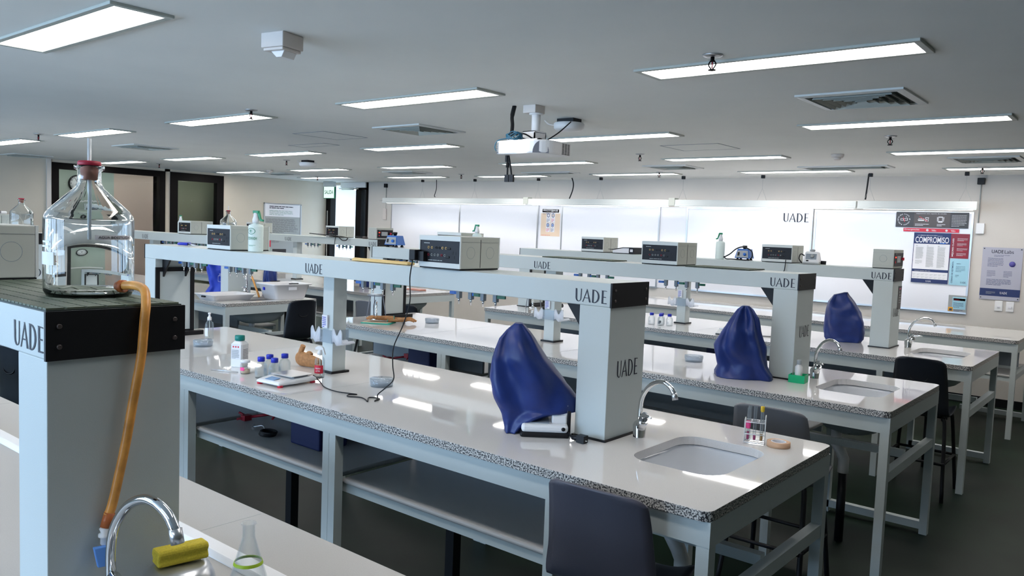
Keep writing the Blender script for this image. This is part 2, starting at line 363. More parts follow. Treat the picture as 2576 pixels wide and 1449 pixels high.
# wall clock behind the glass
t=thing('wall_clock','round white wall clock with a black rim behind the left glass','clock',(-13.54,5.48,2.18))
b=MB(); b.T=Matrix.Rotation(PI/2,4,'Y'); b.lathe([(0,0),(.135,0),(.135,.03),(.118,.03),(.118,.012),(0,.012)],seg=40); b.build('rim','black',t)
b=MB(); b.T=Matrix.Rotation(PI/2,4,'Y'); b.lathe([(0,.012),(.117,.012),(.117,.016),(0,.016)],seg=40); b.build('dial','paper',t)
b=MB()
for k in range(12):
    a=k*PI/6; b.box(.017,.098*math.sin(a)-.005,.098*math.cos(a)-.007,.019,.098*math.sin(a)+.005,.098*math.cos(a)+.007)
b.build('hour_marks','ink',t)
for a,l,wd in [(math.radians(38),.055,.005),(math.radians(-22),.085,.0035)]:
    b=MB(); b.T=Matrix.Rotation(-a,4,'X'); b.box(.019,-wd,-.01,.021,wd,l); b.build('hand','ink',t)
# ---------------------------------------------------------------- ceiling fittings
def panel_light():
    t=thing('ceiling_light','', 'ceiling light'); L,Wd=1.26,.25
    b=MB()
    for q in [(0,-Wd/2,L,-Wd/2+.028),(0,Wd/2-.028,L,Wd/2),(0,-Wd/2+.028,.028,Wd/2-.028),(L-.028,-Wd/2+.028,L,Wd/2-.028)]: b.box(q[0],q[1],-.012,q[2],q[3],0)
    b.build('frame','boxgrey',t,bev=.002)
    MB().box(.03,-Wd/2+.03,-.008,L-.03,Wd/2-.03,-.001).build('diffuser','glow',t)
    return t
ORD=['first','second','third','fourth','fifth','sixth','seventh','eighth']
pl0=panel_light(); first=True
LROWS=[('the row nearest the camera',1.495,[-4.36]),('the row before the projector',3.49,[-2.06,-4.33,-6.6,-8.88,-11.05]),
('the row just behind the projector',5.60,[-2.04,-4.27,-6.62,-8.76,-10.86,-12.9]),('the last row but one',7.47,[-1.95,-4.12,-6.31,-8.5,-10.6,-12.72]),
('the row nearest the whiteboards',9.12,[-1.85,-4.02,-6.12,-8.2,-10.1,-12.2])]
for rn,y,xs in LROWS:
    for i,x in enumerate(xs):
        yy=y if not(y>9 and i>=4) else (9.0 if i==4 else 8.8)
        lb='lit ceiling panel in %s%s'%(rn,'' if len(xs)==1 else ', %s from the right'%ORD[i])
        if first: pl0.location=(x,yy,H); pl0['label']=lb; pl0['group']='recessed ceiling panels'; first=False
        else: dup(pl0,(x,yy,H),label=lb,group='recessed ceiling panels')
for i,(x,y) in enumerate([(-2.1,1.495),(-6.6,1.495),(-8.9,1.495),(.28,7.47),(-2.1,-.9),(-4.4,-.9),(-6.6,-.9),(-8.9,-.9)]):  # unseen panels added for lighting, carrying the ceiling grid out of view
    dup(pl0,(x,y,H),label='unseen ceiling panel added for lighting over the benches outside the picture',group='added ceiling panels outside the picture')
def grille(x0,y0,x1,y1,label):
    t=thing('air_diffuser',label,'air vent',((x0+x1)/2,(y0+y1)/2,H),group='ceiling air vents')
    a,c=(x1-x0)/2,(y1-y0)/2
    def ring(b,a0,c0,a1,c1,z0,z1):
        o=[(-a0,-c0,z0),(a0,-c0,z0),(a0,c0,z0),(-a0,c0,z0)]; i=[(-a1,-c1,z1),(a1,-c1,z1),(a1,c1,z1),(-a1,c1,z1)]
        O=[b.v(p) for p in o]; I=[b.v(p) for p in i]
        for k in range(4): b.f([O[k],O[(k+1)%4],I[(k+1)%4],I[k]])
    b=MB(); ring(b,a,c,a-.04,c-.04,-.010,-.014); ring(b,a,c,a,c,-.010,0); ring(b,a-.04,c-.04,a-.04,c-.04,-.014,0); b.build('frame','boxlip',t)
    MB().box(-a+.04,-c+.04,-.003,a-.04,c-.04,-.001).build('duct_opening','matdark',t)
    s=min(a,c)-.05; n=max(2,int(s/.036))
    for k in range(n):
        d=.045+(k+.6)*s/n; b=MB(); ring(b,a-d,c-d,a-d-.010,c-d-.010,-.020,-.004); b.build('blade','boxgrey',t,solid=.0015)
for q in [(-1.65,4.37,-1.10,4.9,'square ceiling air vent at the right, above the nearest microscope cover'),(-5.1,4.34,-4.55,4.87,'square ceiling air vent left of the projector'),
 (-9.5,4.22,-8.95,4.74,'square ceiling air vent above the clock side, behind the glass bottle stem'),(-12.95,4.2,-12.4,4.7,'square ceiling air vent beside the dark left wall corner'),
 (-4.75,8.05,-4.2,8.5,'square ceiling air vent before the UADE whiteboard'),(-3.15,8.55,-2.25,8.85,'long narrow ceiling vent before the poster whiteboard'),(-1.6,7.95,-1.05,8.45,'square ceiling air vent at the far right before the last row of panels'),
 (-6.96,8.58,-6.14,8.82,'long narrow ceiling vent before the peach safety poster'),(-9.15,8.0,-8.5,8.42,'square ceiling air vent before the leftmost whiteboard'),(-11.9,7.8,-11.3,8.1,'ceiling air vent before the open door')]: grille(*q)
def sprinkler(x,y,label,i):
    t=thing('sprinkler',label,'sprinkler',(x,y,H),group='ceiling sprinklers')
    MB().lathe([(0,-.008),(.02,-.012),(.042,-.006),(.045,0),(0,0)]).build('escutcheon','alu',t)
    b=MB(); b.tube([(0,0,-.008),(0,0,-.03)],.009); 
    for s in(-1,1): b.tube(spl([(s*.008,0,-.025),(s*.017,0,-.042),(s*.003,0,-.062)],5),.003,6)
    b.build('body','frameblack',t); MB().tube([(0,0,-.03),(0,0,-.058)],.003).build('glass_bulb','red',t)
    MB().lathe([(0,-.066),(.017,-.067),(.017,-.063),(0,-.063)],seg=14).build('deflector','frameblack',t)
for i,(x,y,l) in enumerate([(-1.60,3.26,'ceiling sprinkler just behind the large right-hand light panel'),(-5.19,3.29,'ceiling sprinkler above the second light panel from the left, upper left of centre'),(-9.0,3.27,'ceiling sprinkler near the left edge of the photo'),
 (-1.65,6.30,'ceiling sprinkler between the two right-hand light panels and the wall'),(-1.49,8.99,'ceiling sprinkler in front of the far right light panel near the wall'),(-8.17,8.68,'small sprinkler seen above the leftmost whiteboard lamp'),(-11.83,5.96,'sprinkler before the black framed left doorway'),(-11.50,8.6,'sprinkler in front of the light nearest the exit door'),(-8.95,6.2,'sprinkler beside the far round ceiling fitting'),(-5.0,8.9,'sprinkler by the light before the UADE whiteboard'),(-4.1,6.9,'sprinkler seen just under the projector')]): sprinkler(x,y,l,i)
for x,y,l in [(-2.385,7.444,'round beige smoke detector on the right of the ceiling'),(-11.07,7.355,'round beige smoke detector on the ceiling before the left wall')]:
    t=thing('smoke_detector',l,'smoke detector',(x,y,H),group='smoke detectors')
    MB().lathe([(0,0),(.055,0),(.055,-.015),(.048,-.03),(0,-.03)][::-1]).build('base','beige',t); MB().lathe([(0,-.052),(.022,-.052),(.03,-.045),(.03,-.03),(0,-.03)]).build('sensor_head','beige',t)
for x,y,l in [(-3.33,4.62,'round white ceiling disc beside the projector'),(-8.675,6.33,'round white ceiling disc far off, above the left boxes')]:
    t=thing('ceiling_disc',l,'ceiling fitting',(x,y,H),group='round ceiling discs')
    MB().box(-.07,-.05,-.028,.07,.05,0).build('bracket','black',t); MB().lathe([(0,-.085),(.09,-.08),(.105,-.068),(.108,-.035),(.10,-.028),(0,-.028)],seg=40).build('disc','white',t)
    MB().tube(spl([(-.10,0,-.04),(-.16,-.02,-.03),(-.2,-.02,0)],6),.006).build('conduit','beige',t)
t=thing('ceiling_sensor','boxy beige detector housing on the ceiling near the top left','detector',(-2.99,2.04,H),.2)
MB().box(-.062,-.062,-.062,.062,.062,0).build('housing','beige',t,bev=.004); MB().box(-.055,-.055,-.074,.055,.055,-.062).build('lower_step','beige',t,bev=.003)
MB().prism([(-.03,-.074),(.045,-.074),(.03,-.10),(.0,-.10)],-.035,.04,'y').build('sensor_flap','white',t,bev=.002)
for (x0,y0,x1,y1),l in [((-6.2,4.35,-5.75,4.85),'faint square access hatch behind the second sprinkler'),((-3.55,6.3,-3.0,6.75),'faint square access hatch right of the projector'),((-7.2,5.0,-6.6,5.2),'faint rectangular hatch outline left of the square vent')]:
    t=thing('ceiling_hatch',l,'hatch',((x0+x1)/2,(y0+y1)/2,H),group='ceiling hatches'); a,c=(x1-x0)/2,(y1-y0)/2
    b=MB(); 
    for q in [(-a,-c,a,-c+.008),(-a,c-.008,a,c),(-a,-c,-a+.008,c),(a-.008,-c,a,c)]: b.box(q[0],q[1],-.003,q[2],q[3],-.0005)
    b.build('gap_line','divider',t); MB().box(-a+.01,-c+.01,-.002,a-.01,c-.01,-.0005).build('cover','ceil',t)
# projector
t=thing('projector','white ceiling projector with blue cable coil and dangling plugs','projector',(-3.11,3.94,H))
MB().box(-.05,-.05,-.05,.05,.05,0).build('ceiling_box','beige',t,bev=.003,loc=(-.08,.1,0))
b=MB().tube([(-.06,.1,-.05),(-.06,.1,-.175)],.028,16); b.lathe([(0,-.058),(.045,-.058),(.045,-.05),(0,-.05)],c=(-.06,.1,0)); b.build('pole','white',t)
b=MB(); b.box(-.115,.04,-.23,-.02,.048,-.165); b.box(-.115,.15,-.23,-.02,.158,-.165); b.box(-.115,.04,-.17,-.02,.158,-.165); b.box(-.028,.04,-.23,-.02,.158,-.175); b.build('bracket','white',t)
b=MB(); b.box(-.16,-.06,-.24,.10,-.04,-.228); b.box(-.16,.12,-.24,.10,.14,-.228); b.box(-.06,-.06,-.24,-.03,.14,-.228); b.box(.08,-.06,-.24,.1,.14,-.228); b.build('mounting_plate','white',t)
pts=[(-.18,-.14)]+[(.06,-.14)]+arc(.06,-.02,.13,.12,-PI/2,0,8)+[(.19,.15)]+[(-.18,.15)]
b=MB().prism(pts,-.325,-.242); pb=b.build('body','white',t,bev=.012)
b=MB(); b.T=Matrix.Translation((.138,-.098,-.29))@Matrix.Rotation(math.radians(48),4,'Z')
b.prism([(-.05,-.032)]+arc(0,-.032,.05,.072,PI,0,12)[0:]+[(.05,-.032)],-.012,.03,'y'); b.build('lens_recess','lens',t)
b=MB(); b.T=Matrix.Translation((.135,-.092,-.288))@Matrix.Rotation(math.radians(48),4,'Z')@Matrix.Rotation(PI/2,4,'X'); b.lathe([(0,.006),(.02,.008),(.026,.0),(.026,-.02)][::-1],seg=20); b.build('lens','glass',t)
b=MB()
for k in range(9): b.box(-.176,-.142,-.318+k*.0075,-.158,-.139,-.314+k*.0075)
b.build('side_vent','black',t); b=MB()
for j in range(3):
    for k in range(9): b.box(.188,.05+j*.028,-.318+k*.0075,.192,.07+j*.028,-.314+k*.0075)
tag(b.build('vent_slots','black',t),kind='stuff')
b=MB(); rnd=random.Random(3)
for k in range(5): 
    a0=rnd.random()*.02; b.tube([(-.11+.05*math.cos(a)*(1+a0*8),-.06+.04*math.sin(a)+a0,-.215+.018*math.sin(a*2+k)+.004*k) for a in [2*PI*i/20 for i in range(20)]],.0035,6,closed=True)
b.tube(spl([(-.14,-.06,-.22),(-.2,-.1,-.235),(-.215,-.11,-.28),(-.19,-.1,-.32)],6),.0035,6)
b.build('blue_cable_coil',mat('petrol_blue_cable',(0.01,0.09,0.16,1),.4),t)
b=MB(); b.tube(spl([(-.20,.05,0),(-.2,.03,-.07),(-.17,0,-.13),(-.15,-.03,-.20)],6),[.014]*6+[.012]*12+[.01]); b.tube(spl([(-.13,-.05,-.2),(-.06,-.02,-.19),(-.02,.03,-.22)],5),.005)
b.tube(spl([(-.1,.0,-.21),(.02,.05,-.235),(.1,.1,-.19),(.14,.2,-.1)],6),.004); b.build('cable_bundle','black',t)
b=MB(); b.tube(spl([(-.16,-.05,-.325),(-.155,-.05,-.36),(-.155,-.05,-.45)],5),.006); b.tube([(-.156,-.05,-.37),(-.155,-.05,-.40)],.011); b.tube(spl([(-.15,-.05,-.325),(-.13,-.05,-.40),(-.12,-.05,-.45)],5),.006)
b.box(-.172,-.058,-.49,-.140,-.042,-.445); b.box(-.135,-.058,-.49,-.103,-.042,-.445); b.box(-.17,-.06,-.365,-.157,-.04,-.325); b.build('hanging_plug','black',t)
# ---------------------------------------------------------------- back wall: boards, lamp bars, posters
struct('trim_4',MB().box(-7.71,Y1-.004,.98,-7.26,Y1,2.12),'board'); struct('trim_5',MB().box(-5.56,Y1-.004,.98,-5.15,Y1,2.11),'board')
def wboard(x0,x1,z0,z1,label,splits=(),uade_at=None):
    t=thing('whiteboard',label,'whiteboard',(x0,Y1,z0),group='whiteboards along the back wall'); w,h=x1-x0,z1-z0
    MB().box(.015,-.018,.015,w-.015,-.002,h-.012).build('writing_surface','board',t)
    b=MB(); 
    for q in [(0,0,w,.02),(0,h-.02,w,h),(0,.02,.02,h-.02),(w-.02,.02,w,h-.02)]: b.box(q[0],-.024,q[1],q[2],0,q[3])
    b.build('frame','alu',t)
    for s in splits: MB().box(s-x0-.012,-.025,.02,s-x0+.012,0,h-.02).build('joint_strip','alu',t)
    return t
wboard(-11.13,-7.71,.98,2.12,'long whiteboard at the left, nearest the open door',(-9.40,))
wboard(-7.26,-5.56,.975,2.11,'middle whiteboard right of the peach safety poster')
tb=wboard(-5.15,-3.44,.98,2.11,'whiteboard with the UADE lettering at its top right corner')
letters(UADE,(5.15-3.815,-.019,1.945-.98),'-Y',.325,.11,.001,'ink','lettering',tb)
wboard(-3.42,-1.70,.977,2.10,'right-hand whiteboard with the posters stuck on it')
def bar(x0,x1,label,hang,y=9.6,z=2.10):
    t=thing('board_lamp',label,'lamp',(x0,y,z),group='suspended lamp bars over the whiteboards'); w=x1-x0
    b=MB(); b.box(0,-.045,.012,w,.045,.092); b.box(0,-.05,.0,w,-.042,.03); b.build('housing','boxlip',t,bev=.004)
    MB().box(.05,-.038,.002,w-.05,.04,.010).build('tube','glowbar',t)
    for hx in hang:
        c=hx-x0; b=MB(); b.tube([(c-.06,0,.09),(c,0,.24),(c,0,.37)],.0012,5); b.tube([(c+.06,0,.09),(c,0,.24)],.0012,5); b.build('wire','greyprint',t)
        MB().box(c-.02,-.02,.362,c+.02,.02,.402).build('wire_anchor','black',t,bev=.004)
    return t
bar(-10.9,-7.66,'leftmost suspended lamp bar, above the board by the door',(-9.93,-8.73))
bar(-7.61,-5.20,'suspended lamp bar above the peach safety poster',(-7.44,-6.32))
bar(-5.12,-2.82,'suspended lamp bar above the UADE whiteboard',(-5.03,-3.95))
bar(-2.79,-1.60,'rightmost suspended lamp bar, above the poster whiteboard',(-2.68,-1.72),y=9.55)
for x,l in [(-7.635,'grey joint box between the two left lamp bars'),(-5.16,'grey joint box left of the UADE board lamp bar')]:
    o=MB().box(x-.045,9.545,2.11,x+.045,9.65,2.215).build('lamp_joint_box','boxgrey',bev=.003); tag(o,l,'junction box','lamp bar joint boxes')
def cord(pts,r,label,m='black',name='hanging_cable',cat='cable',grp=None,n=8):
    o=MB().tube(spl(pts,n),r,8).build(name,m); return tag(o,label,cat,grp)
cord([(-9.62,9.62,2.5),(-9.62,9.62,2.35),(-9.66,9.62,2.235),(-9.64,9.62,2.215)],.006,'black cable end hanging above the leftmost whiteboard')
cord([(-6.84,9.62,2.5),(-6.81,9.62,2.42),(-6.82,9.62,2.32),(-6.87,9.62,2.2)],.009,'black cable hanging just right of the peach poster column')
cord([(-2.72,9.62,2.5),(-2.73,9.62,2.35),(-2.74,9.62,2.21)],.009,'black cable hanging above the joint of the right lamp bars')
for x,z0,l,wd in [(-11.29,2.12,'thin conduit with black box left of the whiteboards',.03),(-1.655,1.98,'thin conduit with black box right of the lamp bars',.035)]:
    t=thing('wall_conduit',l,'conduit',(x,Y1,0)); MB().box(-wd,-.05,2.40,wd,0,2.47).build('box','black',t,bev=.004); MB().tube([(0,-.012,2.40),(0,-.012,z0)],.006).build('pipe','greyprint',t)
t=thing('wall_socket_box','small pale box low on the wall left of the whiteboards','wall box',(-11.31,Y1,1.92)); MB().box(-.04,-.03,-.11,.04,0,.09).build('cover','beige',t,bev=.004); MB().tube([(.02,-.012,.09),(.02,-.012,.24),(-.15,-.012,.24)],.003).build('wire','greyprint',t)
t=thing('wall_control_box','pale control box at the end of the right conduit','wall box',(-1.63,Y1,1.92)); MB().box(-.04,-.035,-.055,.04,0,.06).build('cover','white',t,bev=.004)
for x,l in [(-1.40,'left of the two light switches under the framed poster'),(-1.295,'right of the two light switches under the framed poster')]:
    t=thing('light_switch',l,'light switch',(x,Y1,1.095),group='light switches'); MB().box(-.037,-.01,-.055,.037,0,.055).build('plate','white',t,bev=.004); MB().box(-.016,-.016,-.02,.016,-.01,.005).build('rocker','paper',t,bev=.002)
def poster(name,label,x0,z0,x1,z1,m,y=9.974,cat='poster',th=.003,grp=None):
    t=thing(name,label,cat,(x0,y,z0),group=grp); MB().box(0,-th,0,x1-x0,0,z1-z0).build('sheet',m,t); return t,x1-x0,z1-z0
def pbox(t,x0,z0,x1,z1,m,name='printed_block',d=.0042): return MB().box(x0,-d,z0,x1,-.001,z1).build(name,m,t)
t,w_,h_=poster('safety_poster','peach PROTEJASE safety poster with four pictograms on the wall strip',-7.665,1.635,-7.295,2.065,'peach',y=9.998)
pbox(t,.0,h_-.075,.37,h_,'paper'); pbox(t,.025,h_-.062,.345,h_-.012,'navy'); text('PROTEJASE',(.045,-.0042,h_-.056),'-Y',.28,.038,'paper','lettering',t,cond=True)
lines((.03,-.003,h_-.085),'-Y',.31,.016,1,'ink',t); lines((.02,-.003,.012),'-Y',.32,.012,1,'redprint',t)
for i,(cx,cz) in enumerate([(.145,.30),(.235,.30),(.14,.15),(.23,.15)]):
    pbox(t,cx-.038,cz-.085,cx+.038,cz+.06,'paper')
    b=MB(); b.T=Matrix.Translation((cx,-.0045,cz+.022))@Matrix.Rotation(PI/2,4,'X'); b.lathe([(.019,0),(.027,0),(.027,.0012),(.019,.0012),(.019,0)],seg=20,sy=1.15,caps=False); b.build('pictogram_ring','navy',t)
    b=MB(); b.T=Matrix.Translation((cx,-.0045,cz+.022))@Matrix.Rotation(PI/2,4,'X'); b.lathe([(0,0),(.012,0),(.009,.0012),(0,.0012)],seg=12,sy=1.3); b.build('pictogram',['paper','peach','litblue','tapblue'][i],t)
    lines((cx-.03,-.0045,cz-.075),'-Y',.06,.055,3,['navy','redprint','redprint','navy'][i],t,seed=i)
t,w_,h_=poster('no_smoking_banner','black banner with circular no smoking emblem at the board top',-2.487,1.918,-1.745,2.092,'darkprint')
pbox(t,.19,0,.56,h_,'brownprint')
cx,cz,R=.085,.087,.062
tx='universidad libre de tabaco •'; P=[]
for i,ch in enumerate(tx):
    if ch==' ': continue
    g=textmesh(ch,.0095 if ch not in 'il' else .004,.012,True); a=math.radians(232-i*(355/len(tx)))
    ca,sa=math.cos(a-PI/2),math.sin(a-PI/2)
    for p in g: P.append([(cx+R*math.cos(a)+(x-.005)*ca-(y-.006)*sa,cz+R*math.sin(a)+(x-.005)*sa+(y-.006)*ca) for x,y in p])
letters(P,(0,-.003,0),'-Y',1,1,.001,'paper','circular_lettering',t)
b=MB()
for q in [(cx-.036,cz-.012,cx+.04,cz-.007),(cx-.036,cz+.008,cx+.03,cz+.013),(cx-.036,cz-.012,cx-.031,cz+.013),(cx-.008,cz-.012,cx-.003,cz+.013),(cx+.035,cz-.012,cx+.04,cz+.02),(cx+.02,cz+.02,cx+.025,cz+.036)]: b.box(q[0],-.0045,q[1],q[2],-.003,q[3])
b.build('cigarette_symbol','paper',t); b=MB(); b.quad((cx-.012,-.005,cz+.028),(cx-.006,-.005,cz+.03),(cx+.012,-.005,cz-.026),(cx+.006,-.005,cz-.028)); b.build('red_slash','redprint',t)
text('respetemos este espacio de estudio',(.21,-.0042,.148),'-Y',.31,.015,'paper','lettering',t)
b=MB()
for q in [(.235,.075,.295,.083),(.235,.098,.295,.103),(.23,.083,.30,.088),(.31,.07,.34,.074),(.306,.108,.344,.114),(.308,.07,.312,.108),(.338,.07,.342,.108),(.318,.085,.33,.095)]: b.box(q[0],-.0052,q[1],q[2],-.0042,q[3])
b.build('food_symbol','paper',t); b=MB(); b.quad((.24,-.0056,.125),(.245,-.0056,.127),(.335,-.0056,.07),(.33,-.0056,.067)); b.build('red_slash','redprint',t)
b=MB()
for q in [(.44,.06,.485,.125)]: b.box(q[0],-.0052,q[1],q[2],-.0042,q[3])
b.quad((.43,-.0045,.07),(.434,-.0045,.07),(.434,-.0045,.12),(.427,-.0045,.118)); b.quad((.492,-.0045,.07),(.496,-.0045,.07),(.499,-.0045,.118),(.491,-.0045,.12)); b.build('phone_symbol','paper',t); pbox(t,.445,.075,.48,.115,'brownprint',d=.006)
lines((.205,-.0042,.02),'-Y',.16,.03,2,'paper',t,seed=4); lines((.43,-.0042,.02),'-Y',.09,.03,2,'paper',t,seed=5); lines((.575,-.003,.02),'-Y',.15,.135,8,'paper',t,thick=.2,seed=6)
t,w_,h_=poster('emergency_strip','narrow red Emergencias strip under the black banner',-2.40,1.870,-1.832,1.909,'redprint')
text('Emergencias',(.012,-.003,.011),'-Y',.155,.021,'paper','lettering',t,cond=True); text('7000',(.295,-.003,.008),'-Y',.045,.012,'paper','lettering',t,cond=True); text('7007',(.49,-.003,.008),'-Y',.045,.012,'paper','lettering',t,cond=True)
lines((.29,-.003,.023),'-Y',.07,.01,1,'paper',t); lines((.485,-.003,.023),'-Y',.07,.01,1,'paper',t)
for cx in (.25,.445):
    b=MB(); b.T=Matrix.Translation((cx,-.004,.019))@Matrix.Rotation(PI/2,4,'X'); b.lathe([(.006,0),(.013,0),(.013,.001),(.006,.001)],seg=12); b.build('symbol','paper',t)
t,w_,h_=poster('commitment_poster','large navy and white COMPROMISO poster on the right whiteboard',-2.283,1.294,-1.905,1.860,'navy')
pbox(t,.006,.155,w_-.006,h_-.125,'paper'); pbox(t,.006,.045,w_-.006,.125,'paper')
text('LA MEJOR EDUCACIÓN',(.04,-.003,h_-.036),'-Y',.20,.012,'paper','lettering',t,cond=True); lines((.245,-.003,h_-.036),'-Y',.09,.008,1,'paper',t)
text('COMPROMISO',(.018,-.003,h_-.112),'-Y',w_-.036,.066,'paper','lettering',t,cond=True)
pbox(t,.27,h_-.118,.33,h_-.108,'tapblue')
for k in range(3):
    lines((.03+k*.112,-.0042,h_-.15),'-Y',.03,.01,1,'ink',t); lines((.03+k*.112,-.0042,.18 if k!=0 else .27),'-Y',.08,h_-.335 if k!=0 else h_-.43,28 if k else 22,'greyprint',t,thick=.4,seed=k)
lines((.03,-.0042,.215),'-Y',.08,.045,4,'greyprint',t); lines((.03,-.003,.133),'-Y',.31,.016,1,'greyprint',t)
for k in range(16): lines((.015+(k%8)*.044,-.0042,.055+(k//8)*.033),'-Y',.034,.02,2,'greyprint',t,thick=.25,seed=k)
letters(UADE,(.155,-.003,.012),'-Y',.055,.018,.001,'paper','lettering',t)
t,w_,h_=poster('classes_poster','wine red MEJORES CLASES poster beside the large commitment poster',-1.905,1.586,-1.722,1.858,'wineprint')
text('MEJORES CLASES',(.038,-.003,.02),'-Y',.20,.02,'paper','lettering',t,rot=1,cond=True)
for k,z in enumerate([.195,.14,.085,.03]): lines((.065,-.003,z),'-Y',.105,.035,3,'paper',t,thick=.25,seed=k); pbox(t,.065,z-.008,.16,z-.005,'redprint')
t,w_,h_=poster('dress_code_poster','light blue dress code poster below the wine red one',-1.895,1.291,-1.71,1.585,'skyprint')
text('CÓDIGO DE VESTIMENTA',(.036,-.003,.02),'-Y',.24,.02,'navy','lettering',t,rot=1,cond=True); lines((.065,-.003,.235),'-Y',.08,.012,1,'navy',t); lines((.06,-.003,.15),'-Y',.105,.07,5,'navy',t,thick=.2); lines((.06,-.003,.09),'-Y',.04,.03,3,'navy',t,thick=.25)
letters(UADE,(.115,-.003,.022),'-Y',.055,.02,.001,'navy','lettering',t)
t,w_,h_=poster('notice_sheet','small blue and yellow notice in the lower right board corner',-1.883,.995,-1.702,1.178,'greyprint')
pbox(t,.04,.03,.172,.165,'skyprint'); pbox(t,.05,.125,.165,.15,'orange'); lines((.055,-.0042,.132),'-Y',.10,.012,1,'redprint',t); lines((.05,-.0042,.05),'-Y',.115,.06,5,'navy',t,thick=.3); pbox(t,.004,.004,.05,.05,'orange',d=.005); pbox(t,.015,.01,.042,.035,'brownprint',d=.006); lines((.06,-.003,.008),'-Y',.10,.02,2,'navy',t)
t,w_,h_=poster('lab_rules_poster','framed UADE Labs poster behind clear acrylic at the far right wall',-1.59,1.16,-1.215,1.724,'lilac',y=9.996,th=.006)
text('UADE',(.085,-.006,h_-.062),'-Y',.11,.036,'ink','lettering',t,cond=True); text('Labs',(.205,-.006,h_-.062),'-Y',.085,.036,'ink','lettering',t); lines((.11,-.006,h_-.095),'-Y',.17,.02,2,'navy',t,thick=.3)
lines((.055,-.006,.36),'-Y',.165,.10,7,'navy',t,thick=.25); lines((.055,-.006,.25),'-Y',.09,.07,6,'navy',t,thick=.25); lines((.21,-.006,.25),'-Y',.09,.07,5,'navy',t,thick=.25); lines((.055,-.006,.16),'-Y',.26,.07,5,'navy',t,thick=.3)
MB().box(0,-.0072,.04,w_,-.005,.12).build('footer','navy',t); letters(UADE,(.19,-.0072,.065),'-Y',.07,.025,.001,'paper','lettering',t); lines((.06,-.0072,.062),'-Y',.10,.03,3,'greyprint',t,thick=.3)
b=MB(); b.T=Matrix.Translation((.285,-.0075,.39))@Matrix.Rotation(PI/2,4,'X'); b.lathe([(0,0),(.03,0),(.03,.001),(0,.001)],seg=20); b.build('emblem',mat('violet_print',(0.10,0.09,0.35,1),.4),t)
for a,c in [(.015,.02),(w_-.015,.02),(.015,h_-.015),(w_-.015,h_-.015)]: MB().box(a-.005,-.012,c-.005,a+.005,-.006,c+.005).build('screw','black',t)
# scientific poster on the left wall (faces +X)
t=thing('research_poster','grey printed research poster on the left wall by the exit','poster',(X0+.002,8.55,1.06)); W2,H2=.83,.98
MB().box(0,0,0,.008,W2,H2).build('sheet','greyprint',t); MB().box(.008,.03,H2-.25,.0095,W2-.03,H2-.02).build('header','paper',t)
lines((.0095,.12,H2-.10),'+X',.6,.06,2,'ink',t,thick=.5); lines((.0095,.12,H2-.22),'+X',.58,.10,4,'greentext',t,thick=.25)
lines((.008,.05,H2-.55),'+X',.72,.27,14,'darkprint',t,thick=.25); lines((.008,.05,.25),'+X',.5,.15,7,'darkprint',t,thick=.25)
MB().box(.008,.04,.16,.0095,.16,.30).build('picture','redprint',t); MB().box(.008,.2,.02,.0095,.5,.12).build('picture','darkprint',t); MB().box(.008,.03,.03,.0095,.18,.13).build('picture','partition',t)
b=MB()
for q in [(0,0,.02,H2),(W2-.02,0,W2,H2),(0,0,W2,.02),(0,H2-.02,W2,H2)]: b.box(.006,q[0],q[1],.014,q[2],q[3])
b.build('frame','alu',t)
# ---------------------------------------------------------------- benches
XT,XTL=-.995,-5.47
def rrect(x0,y0,x1,y1,r,n=6,rs=None):
    rs=rs or [r]*4; out=[]
    for (cx,cy,a),rr in zip([(x1-rs[0],y0+rs[0],-PI/2),(x1-rs[1],y1-rs[1],0),(x0+rs[2],y1-rs[2],PI/2),(x0+rs[3],y0+rs[3],PI)],rs):
        out+= [(cx+rr*math.cos(a+PI/2*i/n),cy+rr*math.sin(a+PI/2*i/n)) for i in range(n+1)]
    return out
def slab(name,t,x0,y0,x1,y1,hole=None,zt=.9,th=.033,m=('quartz','granite')):
    bm=bmesh.new(); O=[bm.verts.new((a,c,zt)) for a,c in rrect(x0,y0,x1,y1,.035)]
    E=[bm.edges.new((O[i],O[(i+1)%len(O)])) for i in range(len(O))]
    if hole:
        I=[bm.verts.new((a,c,zt)) for a,c in rrect(*hole,.09)]; E+=[bm.edges.new((I[i],I[(i+1)%len(I)])) for i in range(len(I))]
    bmesh.ops.triangle_fill(bm,edges=E,use_beauty=True)
    top=list(bm.faces)
    r=bmesh.ops.extrude_face_region(bm,geom=top)
    for v in [g for g in r['geom'] if isinstance(g,bmesh.types.BMVert)]: v.co.z-=th
    bmesh.ops.recalc_face_normals(bm,faces=bm.faces)
    for f in bm.faces:
        f.material_index=0 if abs(f.normal.z)>.5 else 1
        if hole and f.material_index==1:
            c=f.calc_center_median()
            if hole[0]-.01<c.x<hole[2]+.01 and hole[1]-.01<c.y<hole[3]+.01: f.material_index=0
    me=bpy.data.meshes.new(name); bm.to_mesh(me); bm.free()
    for x in m: me.materials.append(MT[x])
    o=bpy.data.objects.new(name,me); C.objects.link(o); o.parent=t
    d=o.modifiers.new('bevel','BEVEL'); d.width=.005; d.segments=2; d.limit_method='ANGLE'; d.angle_limit=math.radians(60)
    return o
